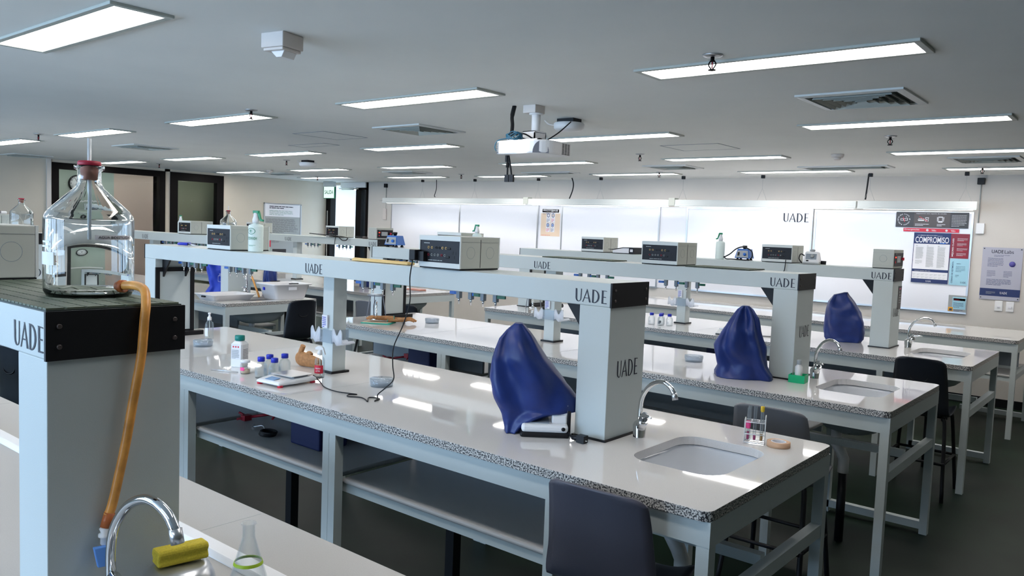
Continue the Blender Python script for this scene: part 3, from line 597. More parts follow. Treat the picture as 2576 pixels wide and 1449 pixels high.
def bench(y0,y1,label,xr=XT,xl=XTL,sink=True,mirror=False,shelf=True,grp='white topped laboratory benches',bare=False):
    t=thing('lab_bench',label,'lab bench',(xr,y0,0),group=grp)   # local x: negative to the left; local y from the front edge
    L=xr-xl; D=y1-y0; xa=-L; sx=(-.495,D*.30,-.135,D*.30+.48) if sink else None
    slab('worktop',t,xa,0,0,D,sx)
    for s in (-2.15,-3.35): 
        if xa<s: MB().box(s-.001,.01,.8995,s+.001,D-.01,.9003).build('worktop_joint','greyprint',t)
    for yy in (.014,D-.034): MB().box(xa+.019,yy,.787,-.001,yy+.02,.866).build('apron','steel',t)
    for xx in (xa+.019,-.021): MB().box(xx,.034,.787,xx+.02,D-.034,.866).build('apron','steel',t)
    lx=[-.045,-.615,-1.81,-1.855,-3.06,-3.105,xa+.02] if not bare else [-.045,-1.5,-3.0,xa+.02]
    for xx in lx:
        for yy in (.015,D-.06):
            MB().box(xx,yy,0,xx+.043,yy+.045,.79).build('leg','steel',t)
    MB().box(-.045,.06,.535,-.005,D-.06,.585).build('end_rail','steel',t)
    MB().box(xa+.02,.06,.535,xa+.05,D-.06,.585).build('end_rail','steel',t)
    MB().box(-.60,D-.06,.03,-.045,D-.015,.075).build('bottom_rail','steel',t)
    MB().box(-.60,D*.5-.02,.56,-.045,D*.5+.02,.60).build('cross_rail','steel',t)
    MB().box(-.035,.1,.03,-.0,.1,.03)
    if shelf:
        bays=[(-1.80,-.63),(-3.05,-1.86),(xa+.07,-3.11)] if not bare else [(-1.48,-.05),(-2.98,-1.5),(xa+.07,-3.0)]
        for a,c in bays:
            MB().box(a+.0,.075,.552,c-.0,D-.075,.575).build('shelf','shelf',t,bev=.009)
            for yy in (.085,D-.115): MB().box(a,yy,.515,c,yy+.03,.552).build('shelf_rail','steel',t)
            MB().box(a,D/2-.012,.575,c,D/2+.012,.79).build('divider_panel','divider',t)
            for xx in (a+.3,):
                for yy in (D/2-.1,): MB().box(xx,yy,0,xx+.05,yy+.05,.515).build('inner_leg_shaded','black',t)  # centre legs drawn black: the shade under the shelf put into the colour
    if sink:
        x0,ya,x1,yb=sx; b=MB(); n=4
        R=[]
        for (k,z,g) in [(0,.862,-.012),(0,.85,-.004),(1,.76,.012),(2,.70,.05),(3,.675,.11)]:
            R.append([b.v((a,c,z)) for a,c in rrect(x0+g,ya+g,x1-g,yb-g,max(.04,.1-g*.2))])
        for A,B in zip(R[:-1],R[1:]):
            for i in range(len(A)): b.f([A[i],A[(i+1)%len(A)],B[(i+1)%len(A)],B[i]],True)
        b.f(R[-1]); b.build('sink_basin','ceramic',t)
        b=MB(); R=[]
        for z,g in [(.862,-.022),(.80,-.02),(.74,-.005),(.68,.045),(.655,.10)]:
            R.append([b.v((a,c,z)) for a,c in rrect(x0+g,ya+g,x1-g,yb-g,max(.04,.11-g*.2))])
        for A,B in zip(R[:-1],R[1:]):
            for i in range(len(A)): b.f([A[i],A[(i+1)%len(A)],B[(i+1)%len(A)],B[i]],True)
        b.f(R[-1]); b.build('sink_underside','bowl',t)
        cx=(x0+x1)/2-.1; cy=(ya+yb)/2
        MB().tube([(cx,cy,.66),(cx,cy,.56),(cx+.03,cy,.52),(cx+.05,cy,.48),(cx+.05,cy,.40)],.03,14).build('drain_trap','white',t)
        MB().tube([(cx+.05,cy,.40),(cx+.05,cy,0)],.024,14).build('waste_pipe','black',t)
        MB().lathe([(0,.678),(.022,.678),(.025,.68),(0,.682)],c=((x0+x1)/2,(ya+yb)/2,0)).build('drain','chrome',t)
    return t
T1=(2.174,3.282);T2=(4.145,5.232);T3=(6.204,7.35);T4=(8.342,9.45)
bench(*T1,'white bench nearest the camera with balance and blue-capped bottles on it')
bench(*T2,'second bench, carrying tan gloves, tripod and the second microscope cover')
bench(*T3,'third bench, before the poster whiteboard, with the third microscope cover')
bench(*T4,'empty long bench standing along the whiteboard wall',sink=False,bare=True)
DX=-5.955
bench(*T2,'left-hand bench end carrying the white tub and tray',xr=XT+DX,xl=XTL+DX)
bench(*T3,'left-hand bench furthest back, by the exit door',xr=XT+DX,xl=XTL+DX)
bench(*T1,'left-hand bench mostly hidden behind the big glass bottle',xr=XT+DX,xl=XTL+DX)
# near bench (row 0): steel sink and raised ridge
t=thing('lab_bench','foreground bench with steel sink, sponge and conical flask on it','lab bench',(XT,.20,0),group='white topped laboratory benches')
L=XT-XTL
o=slab('worktop',t,-L,0,0,1.06,(-.47,.16,-.08,.58),m=('matquartz','granite'))
MB().box(-2.751,.01,.8995,-2.749,1.05,.9003).build('worktop_joint','greyprint',t); MB().box(-.901,.86,.8995,-.899,1.05,.9003).build('worktop_joint','greyprint',t)
b=MB(); b.prism([(.80,.9),(.86,.9),(.852,.914),(.812,.914)],-L,-.02,'x'); b.build('ridge_strip','white',t,bev=.004)
b=MB(); R=[]
for z,g in [(.902,-.045),(.904,-.038),(.903,-.01),(.898,.006),(.80,.03),(.76,.07)]:
    R.append([b.v((a,c,z)) for a,c in rrect(-.47+g,.16+g,-.08-g,.58-g*.8,.10)])
for A,B in zip(R[:-1],R[1:]):
    for i in range(len(A)): b.f([A[i],A[(i+1)%len(A)],B[(i+1)%len(A)],B[i]],True)
b.f(R[-1]); b.build('sink_basin','alu',t)
for yy in (.018,1.022): MB().box(-L+.03,yy,.79,-.03,yy+.02,.864).build('apron','steel',t)
for xx in (-.045,-1.81,-3.06,-L+.02):
    for yy in (.015,1.0): MB().box(xx,yy,0,xx+.043,yy+.045,.79).build('leg','steel',t)
# ---------------------------------------------------------------- service gantries over the benches
BW,ZB,ZT,PW=.276,1.428,1.521,.144
XE,XBL=-1.65,-5.387
def gas_tap(t,x,y,col,d):
    b=MB(); b.box(x-.010,y-.010,ZB-.046,x+.010,y+.010,ZB); g=b.build('gas_tap','divider',t)
    MB().tube([(x,y,ZB-.046),(x,y,ZB-.056),(x,y,ZB-.074)],[.0075,.005,.0035],8).build('nozzle','chrome',g)
    b=MB(); b.prism([(0,-.007),(.012,-.010),(.040,-.006),(.040,.006),(.012,.010),(0,.007)],-.007,.007)
    h=b.build('handle',col,g); h.location=(x+(0.011 if d[0]>0 else -.011),y,ZB-.022); h.rotation_euler=(0,0,math.atan2(d[1],d[0]))
def gantry(y,label,xe=XE,front=(-1.82,-3.59),side=True,left_text=True,grp='service gantries over the benches'):
    t=thing('service_gantry',label,'bench gantry',(xe,y,0),group=grp); L=xe-(xe-(XE-XBL))
    MB().box(-L+.004,0,ZB,-.004,BW,ZT).build('beam','steel',t,bev=.003)
    for xx in (-.004,-L):
        c=MB().box(xx,-.002,ZB-.002,xx+.004+(.004 if xx==-.004 else 0),BW+.002,ZT+.001).build('end_cap','black',t)
        if xx==-.004:
            for yy in (.022,BW-.022):
                for zz in (ZB+.025,ZT-.028):
                    b=MB(); b.T=Matrix.Translation((.004,yy,zz))@Matrix.Rotation(PI/2,4,'Y'); b.lathe([(0,0),(.005,0),(.005,.003),(.003,.004),(0,.002)],seg=10); b.build('bolt','brownprint',c)
    for x0 in (-PW-.002,-L+.002):
        MB().box(x0,.002,.905,x0+PW,BW-.004,ZB).build('pillar','steel',t,bev=.002)
        MB().box(x0-.008,-.006,.9,x0+PW+.008,BW+.004,.908).build('base_plate','black',t)
    # black framed panel on the bench side of the left pillar
    x=-L+PW+.002; b=MB()
    for q in [(.0,.92,.028,1.37),(BW-.03,.92,BW-.002,1.37),(.028,1.342,BW-.03,1.37),(.028,.92,BW-.03,.94)]: b.box(x,q[0],q[1],x+.012,q[2],q[3])
    b.build('panel_frame','black',t); MB().box(x,.028,.94,x+.006,BW-.03,1.342).build('access_panel','steel',t); MB().box(x,.02,.9,x+.05,BW+.05,.93).build('panel_foot','black',t,bev=.003)
    for sx,s in ((-PW-.002,-1),(-L+PW+.002,1)):
        MB().prism([(sx,ZB),(sx+s*.10,ZB),(sx,ZB-.13)],.05,.062,'y').build('corner_bracket','black',t)
        MB().prism([(sx,ZB),(sx+s*.10,ZB),(sx,ZB-.13)],BW-.07,BW-.058,'y').build('corner_bracket','black',t)
    px=-1.845
    MB().box(px-.045,.085,.905,px+.045,.175,ZB).build('post','steel',t,bev=.003); MB().box(px-.06,.07,.9,px+.06,.19,.912).build('base_plate','black',t)
    for f in front: letters(UADE,(f-XE,0,ZB+.012),'-Y',.152,.052,.001,'ink','lettering',t)
    if side: letters(UADE,(0-.002,.066,1.145),'+X',.16,.068,.001,'ink','lettering',t)
    for gx in (-5.12,-4.55,-3.27,-2.58):
        for k in range(4): gas_tap(t,gx-XE+k*.076,.138,'tapblue' if k<2 else 'tapgreen',[(-1,-.2),(1,.2),(-1,-.2),(1,.2)][k])
    return t
g0=gantry(.611,'nearest gantry beam at the left, carrying the big glass bottle',front=(-1.812,),side=False)
gantry(2.616,'long gantry over the bench with the balance, with three UADE marks')
gantry(4.619,'gantry over the second bench, behind the nearest long beam')
g3=gantry(6.673,'gantry over the third bench, before the poster whiteboard',front=(-1.817,-3.59))
gantry(4.619,'left-hand gantry behind the white tub and blue bag',xe=XE+DX-.07,front=(-1.82,-3.55))
gantry(6.673,'left-hand gantry furthest back, crossing the exit door',xe=XE+DX-.07,front=(-1.82,-3.61))
gantry(2.616,'left-hand gantry whose black end shows beside the big glass bottle',xe=XE+DX-.07,front=())
o=MB().box(.0,.17,1.20,.0015,.262,1.385).build('notice_sheet','darkprint',g3); o['label']='dark printed notice'
for z,l in [(1.36,.05),(1.335,.03),(1.31,.06),(1.29,.06),(1.27,.05),(1.25,.06)]: MB().box(.0015,.185,z,.003,.185+l,z+.006).build('text_line','pink' if z>1.35 else 'greyprint',o)
# acrylic holders clipped round the middle posts
def holder(x,y,label):
    t=thing('post_holder',label,'clip-on holder',(x,y,1.10),group='clear clip-on holders on the middle posts')
    for s in (-1,1):
        b=MB(); pts=[]
        for i in range(13):
            u=i/12; pts.append((s*(.05+.085*u),.0,.018*math.sin(u*PI*3)))
        A=[b.v((p[0],-.055,p[2]+.03)) for p in pts]; B=[b.v((p[0],-.055,-.03+p[2]*.6)) for p in pts]; D=[b.v((p[0],.035,-.03+p[2]*.6)) for p in pts]
        for i in range(12): b.f([A[i],A[i+1],B[i+1],B[i]],True); b.f([B[i],B[i+1],D[i+1],D[i]],True)
        b.build('tray','holderpl',t,solid=.003)
    b=MB()
    for q in [(-.052,-.056,.052,-.048),(-.052,.048,.052,.056),(-.056,-.056,-.048,.056),(.048,-.056,.056,.056)]: b.box(q[0],q[1],-.035,q[2],q[3],.035)
    b.build('collar','clearpl',t); MB().box(-.035,-.058,.045,.01,-.0475,.115).build('label_sticker','paper',t); lines((-.03,-.058,.05),'-Y',.035,.06,6,'capblue',t,thick=.4)
for y,l in [(2.746,'clear clip-on holder round the middle post of the nearest bench'),(4.749,'clear clip-on holder round the middle post of the second bench'),(6.803,'clear clip-on holder round the middle post of the third bench')]: holder(-3.495,y,l)
# ---------------------------------------------------------------- power boxes on the beams
def power_box(loc,label,plug=False,grp='grey outlet boxes on the gantries'):
    t=thing('outlet_box',label,'outlet box',loc,group=grp); w,d,h=.262,.27,.15
    MB().box(0,.008,.006,w,d-.008,h).build('case','boxgrey',t,bev=.003)
    MB().box(.004,.004,0,w-.004,d-.004,.008).build('base','black',t)
    MB().box(0,0,h-.022,w,.008,h).build('rim','boxlip',t); MB().box(0,0,.006,w,.008,.028).build('rim','boxlip',t); MB().box(0,d-.008,.006,w,d,h).build('rim','boxlip',t); MB().box(0,0,.028,.006,.008,h-.022).build('rim','boxlip',t); MB().box(w-.004,0,.028,w,.008,h-.022).build('rim','boxlip',t)
    p=MB().box(.006,.003,.028,w-.004,.008,h-.022).build('socket_panel','panel',t)
    for i,(x,z,m) in enumerate([(.06,.095,'foam'),(.082,.095,'foam'),(.11,.095,'black'),(.13,.095,'black'),(.15,.095,'foam'),(.172,.095,'foam'),(.06,.062,'red'),(.082,.062,'greyprint'),(.102,.062,'greyprint'),(.122,.062,'greyprint'),(.145,.062,'red'),(.165,.062,'greyprint')]):
        b=MB(); b.T=Matrix.Translation((x,.003,z))@Matrix.Rotation(PI/2,4,'X'); b.lathe([(.0042,0),(.0058,0),(.0058,.002),(.0042,.002),(.0042,0)],seg=14,caps=False); b.build('socket',m,p)
    for x,z in [(.188,.093),(.182,.055)]: MB().box(x-.012,.0,z-.005,x+.012,.004,z+.005).build('switch','black',p,bev=.002)
    b=MB()
    for x,z,a in [(.215,.075,.5),(.232,.075,-.5),(.2235,.055,0)]: b.box(x-.0015,.0022,z-.007,x+.0015,.0031,z+.007)
    b.build('mains_slots','black',p)
    lines((.03,.003,.113),'-Y',.07,.005,1,'greyprint',p,name='print',thick=.8); lines((.06,.003,.036),'-Y',.17,.004,1,'greyprint',p,name='print',thick=.8,gaps=True)
    for k in (0,1):
        b=MB(); b.T=Matrix.Translation((w,.07+k*.132,.078))@Matrix.Rotation(PI/2,4,'Y'); b.lathe([(.0262,0),(.0268,.0006),(.0276,0)],seg=36,caps=False,smooth=False); b.build('knockout_ring','divider',t)
    MB().box(w-.001,.134,.01,w+.001,.1365,h-.012).build('seam','black',t); MB().box(w-.0006,.008,h-.024,w+.0012,d-.008,h-.0225).build('seam','greyprint',t)
    if plug:
        q=MB().box(-.028,-.038,.032,.012,.003,.082).build('plug_adapter','black',t,bev=.004); MB().box(.012,-.02,.03,.05,.003,.075).build('prong_block','black',q)
    return t
ZT2=ZT+.002
pb=power_box((-2.70,2.600,ZT2),'large grey outlet box with black adapter plug on the nearest long beam',plug=True)
def pbx(loc,l): return power_box(loc,l)
pb2=pbx((-4.598,2.62,ZT2),'grey outlet box at the left end of the nearest long beam, beside the eyewash bottle')
for loc,l in [((-2.70,4.625,ZT2),'outlet box right of centre on the second beam, next to the thin glass sheets'),((-4.598,4.625,ZT2),'outlet box on the second beam mostly hidden behind the big box'),
 ((-4.598,6.68,ZT2),'outlet box on the third beam beside the black binder'),((-2.72,6.68,ZT2),'outlet box on the third beam between blue and white mixers'),
 ((-2.70,.615,ZT2),'outlet box at the left photo edge on the nearest beam'),
 ((-8.73,4.625,ZT2),'outlet box on the left gantry beside the green-capped bottle'),((-8.73,6.68,ZT2),'outlet box with black cable in front of the open door'),
 ((-10.62,6.68,ZT2),'outlet box on the far left gantry, peeking behind the eyewash bottle'),((-8.73,2.62,ZT2),'outlet box at the far left edge beneath the white router')]: dup(pb2,loc,label=l)
def meter_box(loc,label):
    t=thing('meter_box',label,'control box',loc,group='control boxes with red lamps'); w,d,h=.155,.28,.15
    MB().box(0,0,.005,w,d,h).build('case','boxgrey',t,bev=.003); MB().box(.003,.003,0,w-.003,d-.003,.006).build('base','black',t)
    p=MB().box(w-.002,.012,.022,w+.003,d-.012,h-.026).build('front_panel','panel',t)
    MB().box(w+.003,.08,.05,w+.006,.18,.10).build('display','displaygrey',p); MB().box(w+.003,.035,.085,w+.006,.055,.095).build('indicator','led',p); MB().box(w+.003,.035,.045,w+.005,.05,.06).build('indicator','redprint',p)
    b=MB(); b.T=Matrix.Translation((w+.003,.222,.078))@Matrix.Rotation(PI/2,4,'Y'); b.lathe([(0,.018),(.012,.018),(.014,.008),(.009,.006),(.009,0)][::-1],seg=16); b.build('stop_button','redprint',p)
    lines((w+.003,.04,.115),'+X',.07,.006,1,'greyprint',p,name='print'); b=MB()
    b=MB(); b.T=Matrix.Translation((.078,-.0008,.078))@Matrix.Rotation(PI/2,4,'X'); b.lathe([(.0262,0),(.0268,.0006),(.0276,0)],seg=36,caps=False,smooth=False); b.build('knockout_ring','divider',t)
    MB().box(0,-.001,.0235,w,.0,.0245).build('seam','greyprint',t); MB().box(0,-.001,h-.027,w,.0,h-.026).build('seam','greyprint',t)
    return t
mb=meter_box((-1.815,6.675,ZT2),'control box with red light at the right end of the third beam')
dup(mb,(-7.86,6.675,ZT2),label='control box with red button behind the blue mixer, before the door')
# cords
def cable(pts,r,label,m='black',name='loose_cable',cat='cable',n=8,grp=None): return cord(pts,r,label,m,name,cat,grp,n)
cable([(-2.72,2.58,1.555),(-2.73,2.575,1.47),(-2.72,2.57,1.36),(-2.75,2.56,1.25),(-2.80,2.55,1.14),(-2.77,2.52,1.06),(-2.74,2.5,1.0),(-2.775,2.48,.955),(-2.80,2.46,.925),(-2.79,2.45,.908),(-2.775,2.42,.9035),(-2.80,2.47,.9035),(-2.85,2.45,.9035),(-2.79,2.39,.9035),(-2.83,2.41,.9035),(-2.88,2.42,.9035),(-2.93,2.39,.9035),(-2.96,2.42,.9035),(-2.94,2.45,.904),(-3.05,2.42,.9035),(-3.17,2.44,.9035),(-3.27,2.49,.906),(-3.37,2.52,.925)],.0028,'thin black cord running from the adapter plug down to the balance',n=6)
cable([(-9.0,6.62,1.56),(-8.3,6.64,1.535),(-8.22,6.62,1.50),(-8.30,6.62,1.49),(-8.42,6.64,1.53),(-8.6,6.64,1.53)],.006,'looped black cable beside the outlet box before the door')
cable([(-8.50,6.665,1.56),(-8.50,6.66,1.52),(-8.52,6.66,1.42),(-8.55,6.66,1.2),(-8.5,6.7,.93)],.004,'thin cable dropping from the far left gantry before the door')
cable([(-2.50,6.66,1.55),(-2.50,6.655,1.50),(-2.505,6.655,1.46),(-2.52,6.66,1.44)],.004,'short black cable hanging from the far outlet box by the white mixer')
cable([(-2.45,6.68,1.0),(-2.42,6.62,.93),(-2.48,6.55,.905),(-2.40,6.50,.9045),(-2.36,6.55,.9045),(-2.42,6.6,.9045),(-2.6,6.5,.9045)],.0035,'looped black cord lying on the third bench behind the cover')
# ---------------------------------------------------------------- bottles
def big_bottle(loc,label,stem=True,r=.0915,grp='glass aspirator bottles with red stoppers'):
    t=thing('glass_bottle',label,'glass bottle',loc,group=grp); k=r/.0915; q_=r/.0915
    o=[(0,.0),(r*.93,.0),(r,.012*k),(r,.168*k),(r*.985,.178*k),(r*.90,.190*k),(.030*k,.240*k),(.025*k,.252*k),(.024*k,.278*k),(.0305*k,.282*k),(.0305*k,.289*k),(.025*k,.290*k)]
    i=[(.020*k,.289*k),(.020*k,.252*k),(.026*k,.238*k),(r*.90-.004,.186*k),(r-.005,.172*k),(r-.004,.02*k),(r*.9,.008*k),(0,.008*k)]
    MB().lathe(o+i,seg=48,caps=False).build('body','glass',t)
    MB().lathe([(.016*k,.258*k),(.0195*k,.286*k),(.017*k,.288*k)],seg=20).build('stopper_plug','cork',t); MB().lathe([(.017*k,.286*k),(.024*k,.290*k),(.024*k,.297*k),(.021*k,.300*k),(0,.300*k)][0:],seg=24).build('stopper','redstop',t)
    if stem: MB().lathe([(.002*k,.13*k),(.0042*k,.13*k),(.0042*k,.350*k),(.002*k,.350*k),(.002*k,.13*k)],seg=12,caps=False).build('glass_tube',MT['milky'],t)
    return t
MT['milky']=mat('milky_glass',(.85,.88,.9,1),.15,alpha=.75)
bt=big_bottle((-1.875,.785,1.529),'big clear glass bottle with red stopper and orange hose, in the foreground')
def curvelabel(t,r,a0,a1,z0,z1,m,name='label'):
    b=MB(); n=10; A=[b.v((r*math.cos(a0+(a1-a0)*i/n),r*math.sin(a0+(a1-a0)*i/n),z0)) for i in range(n+1)]; B=[b.v((r*math.cos(a0+(a1-a0)*i/n),r*math.sin(a0+(a1-a0)*i/n),z1)) for i in range(n+1)]
    for i in range(n): b.f([A[i],A[i+1],B[i+1],B[i]],True)
    return b.build(name,m,t)
def curvetext(t,txt,r,a0,z0,w,h,m,name='lettering',polys=None):
    b=MB()
    for pl in (polys or textmesh(txt,w,h,True)): b.f([b.v((r*math.cos(a0+x/r),r*math.sin(a0+x/r),z0+y)) for x,y in pl])
    return b.build(name,m,t)
# camera-facing side of the bottle is towards +X-Y; angles are measured in the bottle's own frame
curvelabel(bt,.0925,math.radians(-16),math.radians(38),.128,.138,'paper','label')
curvetext(bt,'AGUA BIDESTILADA',.0935,math.radians(-12),.1302,.076,.0055,'ink')
curvelabel(bt,.0925,math.radians(-104),math.radians(-70),.070,.098,'paper','label'); curvelabel(bt,.0925,math.radians(-100),math.radians(-80),.108,.112,'paper','print'); curvelabel(bt,.0925,math.radians(-98),math.radians(-78),.118,.122,'paper','print')
b=MB(); b.T=Matrix.Translation((.085,.030,.026))@Matrix.Rotation(math.radians(19),4,'Z')@Matrix.Rotation(PI/2,4,'Y'); b.lathe([(.008,-.01),(.014,.0),(.014,.012),(.011,.013),(.010,-.01)],seg=20); b.build('outlet','rust',bt)
big_bottle((-7.93,2.74,ZT2),'glass bottle with red stopper on the far left gantry',stem=False,r=.092)
b2=big_bottle((-7.92,4.76,ZT2),'small looking glass bottle with stem behind the left outlet box',r=.086)
# hose from the big bottle
hx=[(-1.785,.816,1.556),(-1.74,.822,1.560),(-1.68,.815,1.555),(-1.645,.802,1.530),(-1.632,.793,1.50),(-1.630,.789,1.46),(-1.630,.785,1.419),(-1.632,.770,1.329),(-1.632,.756,1.248),(-1.634,.742,1.176),(-1.634,.729,1.12),(-1.634,.721,1.100)]
t=thing('rubber_hose','orange rubber hose hanging from the big bottle to a blue stopcock','hose',(0,0,0))
MB().tube(spl(hx,8),.0095,14).build('hose','hose',t)
MB().tube([(-1.634,.724,1.105),(-1.634,.716,1.076)],[.0105,.011],14).build('hose_end','rust',t)
s_=thing('stopcock','white stopcock with a blue lever at the lower end of the orange hose','stopcock',(-1.634,.715,1.078))
MB().lathe([(0,-.075),(.006,-.075),(.006,-.038),(.009,-.035),(.009,-.022),(.013,-.020),(.013,-.015),(.008,-.012),(.011,-.004),(.007,.0),(0,.0)],seg=20).build('body','white',s_)
b=MB(); b.prism([(-.016,0),(.014,0),(.010,-.042),(-.008,-.042)],-.006,.006,'x'); q=b.build('lever','litblue',s_,bev=.002); q.location=(.008,-.010,-.036); q.rotation_euler=(0,0,-.2)
# rubber mats
def rmat(loc,L,Wd,label,dx=.02):
    t=thing('rubber_mat',label,'mat',loc,group='grooved rubber mats on the beams'); MB().box(0,0,0,L,Wd,.003).build('base','matdark',t)
    b=MB(); n=int(L/dx)
    for i in range(n):
        for k in range(7): b.box(i*dx+.002,k*Wd/7+.002,.003,i*dx+dx-.001,(k+1)*Wd/7-.003,.0065)
    b.build('ribs','mat',t); return t
rmat((-2.40,.613,ZT),.745,.272,'grooved green rubber mat under the big glass bottle')
for loc,L,Wd,l in [((-3.55,4.66,ZT2),.60,.20,'thin pale mat lying left on the second beam'),((-2.38,4.63,ZT2),.42,.25,'dark edged mat at the right end of the second beam')]: rmat(loc,L,Wd,l)
def spray(loc,label,rz=0,body='frost',h=.20,r=.032,capm='green',trig=True,text_=False,sy=.7,grp='eyewash bottles with green triggers'):
    t=thing('spray_bottle',label,'bottle',loc,rz,group=grp)
    MB().lathe([(0,0),(r*.95,0),(r,.005),(r,h*.60),(r*.92,h*.65),(r*.4,h*.68),(r*.38,h*.72)],sy=sy,seg=28).build('body',body,t)
    MB().lathe([(r*.45,h*.70),(r*.47,h*.78),(r*.33,h*.86),(r*.30,h*.94),(0,h*.95)],seg=20).build('collar','white',t)
    b=MB(); b.box(-r*.35,-r*.25,h*.93,r*.42,r*.25,h*1.0)
    b.prism([(r*.30,h*.98),(r*.50,h*.98),(r*.75,h*.80),(r*1.1,h*.78),(r*1.05,h*.74),(r*.62,h*.75),(r*.30,h*.90)],-r*.15,r*.15,'y'); b.build('trigger',capm,t,bev=.0015)
    if text_:
        curvetext(t,'EYEWASH',r*1.02,math.radians(-128),h*.29,.062,.018,'greentext'); curvetext(t,'',r*1.02,math.radians(-122),h*.50,0,0,'greentext','logo',polys=[[(.030*math.cos(a)*.9+.022,.027*math.sin(a)*.7) for a in (q,q+.3)]+[(.026*math.cos(a)*.9+.022,.023*math.sin(a)*.7) for a in (q+.3,q)] for q in [k*PI/10 for k in range(20)]]+[[(.012,-.006),(.026,-.006),(.026,-.002),(.012,-.002)],[(.012,.002),(.026,.002),(.026,.007),(.012,.007)]])
        curvetext(t,'',r*1.02,math.radians(-118),h*.16,0,0,'greentext','text_lines',polys=[[(k*.006,0),(k*.006+.0048,0),(k*.006+.0048,.002),(k*.006,.002)] for k in range(8)]+[[(k*.005+.004,-.005),(k*.005+.0085,-.005),(k*.005+.0085,-.0035),(k*.005+.004,-.0035)] for k in range(6)])
        b=MB()
        for k in range(6): b.box(r*.80,-r*.46,h*(.12+.08*k),r*.90,-r*.42,h*(.12+.08*k)+.001)
        b.build('scale_marks','greyprint',t)
    return t
spray((-4.215,2.715,ZT2),'eyewash bottle with green trigger beside the left outlet box on the nearest beam',rz=.45,h=.245,r=.046,text_=True,sy=.8)
spray((-3.13,6.74,ZT2),'eyewash bottle on the third beam, left of the blue mixer',rz=3.6,h=.235,r=.040,text_=True,sy=.8)
spray((-4.25,4.72,ZT2),'eyewash bottle with open green trigger behind the largest outlet box',rz=3.3,h=.22,r=.040,sy=.8)
spray((-8.86,4.72,ZT2),'eyewash bottle left of the left gantry outlet box',rz=2.0,h=.21,r=.036,text_=True,sy=.8)
# ---------------------------------------------------------------- mixers and other things on beams
def mixer(loc,label,rz=0,capblk=True):
    t=thing('vortex_mixer',label,'lab mixer',loc,rz,group='blue vortex mixers')
    b=MB(); lo=[(-.068,-.055),(.068,-.055),(.068,.075),(-.068,.075)]; hi=[(-.050,-.035),(.05,-.035),(.052,.06),(-.052,.06)]
    A=[b.v((x,y,.018)) for x,y in lo]; B=[b.v((x,y,.10)) for x,y in hi]
    b.f(A[::-1]); b.f(B)
    for i in range(4): b.f([A[i],A[(i+1)%4],B[(i+1)%4],B[i]])
    b.build('housing','mixblue',t,bev=.004)
    b=MB(); b.T=Matrix.Translation((0,-.0562,.058))@Matrix.Rotation(math.radians(-14),4,'X'); b.prism([(-.055,-.033),(.055,-.033),(.045,.03),(-.045,.03)],0.004,.008,'y'); b.T=b.T; fp=b.build('front_panel','displaygrey',t)
    b=MB(); b.T=Matrix.Translation((0,-.0562,.058))@Matrix.Rotation(math.radians(-14),4,'X'); b.box(-.042,.0,-.018,-.024,.005,.014); b.build('switch','black',t,bev=.002)
    b=MB(); b.T=Matrix.Translation((.022,-.0542,.052))@Matrix.Rotation(math.radians(76),4,'X'); b.lathe([(.013,0),(.012,.012),(0,.013)],seg=18); b.build('knob','tapblue',t)
    for x,y in [(-.045,-.035),(.045,-.035),(.045,.055),(-.045,.055)]: MB().lathe([(.016,0),(.013,.008),(.008,.018)],c=(x,y,0),seg=12).build('rubber_foot','black',t)
    if capblk: MB().lathe([(.014,.098),(.014,.108),(.019,.11),(.021,.128),(.014,.13),(0,.126)],c=(0,.01,0),seg=18).build('cup_head','black',t)
    return t
mx=mixer((-5.235,4.74,ZT2),'blue vortex mixer at the left end of the second beam, before the board',rz=.25)
dup(mx,(-2.92,6.78,ZT2),rz=.1,label='blue vortex mixer on the third beam, wrapped in black cables')
cable([(-3.12,6.74,1.528),(-3.04,6.74,1.57),(-2.98,6.74,1.62),(-2.92,6.75,1.64),(-2.84,6.74,1.61),(-2.82,6.72,1.56),(-2.83,6.70,1.535)],.0055,'black cable arched over the far blue mixer')
cable([(-3.08,6.72,1.55),(-3.05,6.70,1.53),(-2.99,6.69,1.53),(-2.86,6.69,1.528)],.005,'black cable lying under the far blue mixer')
t=thing('vortex_mixer','white and grey vortex mixer between outlet box and right pillar','lab mixer',(-2.325,6.79,ZT2),.15)
b=MB(); lo=[(-.065,-.07),(.065,-.07),(.065,.08),(-.065,.08)]; hi=[(-.05,-.035),(.05,-.035),(.05,.05),(-.05,.05)]
A=[b.v((x,y,.012)) for x,y in lo]; B=[b.v((x,y,.105)) for x,y in hi]
b.f(A[::-1]); b.f(B)
for i in range(4): b.f([A[i],A[(i+1)%4],B[(i+1)%4],B[i]])
b.build('housing','white',t,bev=.01); MB().box(-.066,-.072,.0,.066,.082,.014).build('base','greyprint',t,bev=.005)
b=MB(); b.T=Matrix.Translation((0,-.0565,.058))@Matrix.Rotation(math.radians(-20),4,'X'); b.box(-.042,0,-.018,.042,.006,.03); b.build('control_panel','divider',t)
b=MB(); b.T=Matrix.Translation((.008,-.053,.066))@Matrix.Rotation(math.radians(70),4,'X'); b.lathe([(.016,0),(.014,.012),(0,.013)],seg=18); b.build('knob','greyprint',t)
b=MB(); b.T=Matrix.Translation((0,-.0565,.058))@Matrix.Rotation(math.radians(-20),4,'X'); b.box(-.036,-.003,-.036,-.018,.006,-.026); b.build('switch','black',t)
MB().lathe([(.018,.104),(.024,.118),(.012,.124),(0,.120)],seg=16).build('cup_head','greyprint',t); MB().tube(spl([(-.06,.03,.06),(-.095,.01,.08),(-.10,-.03,.04),(-.07,-.05,.006)],6),.005).build('power_cord','black',t); MB().lathe([(.02,0),(.022,.03),(0,.03)],c=(.085,.04,0),seg=12).build('plug','black',t)
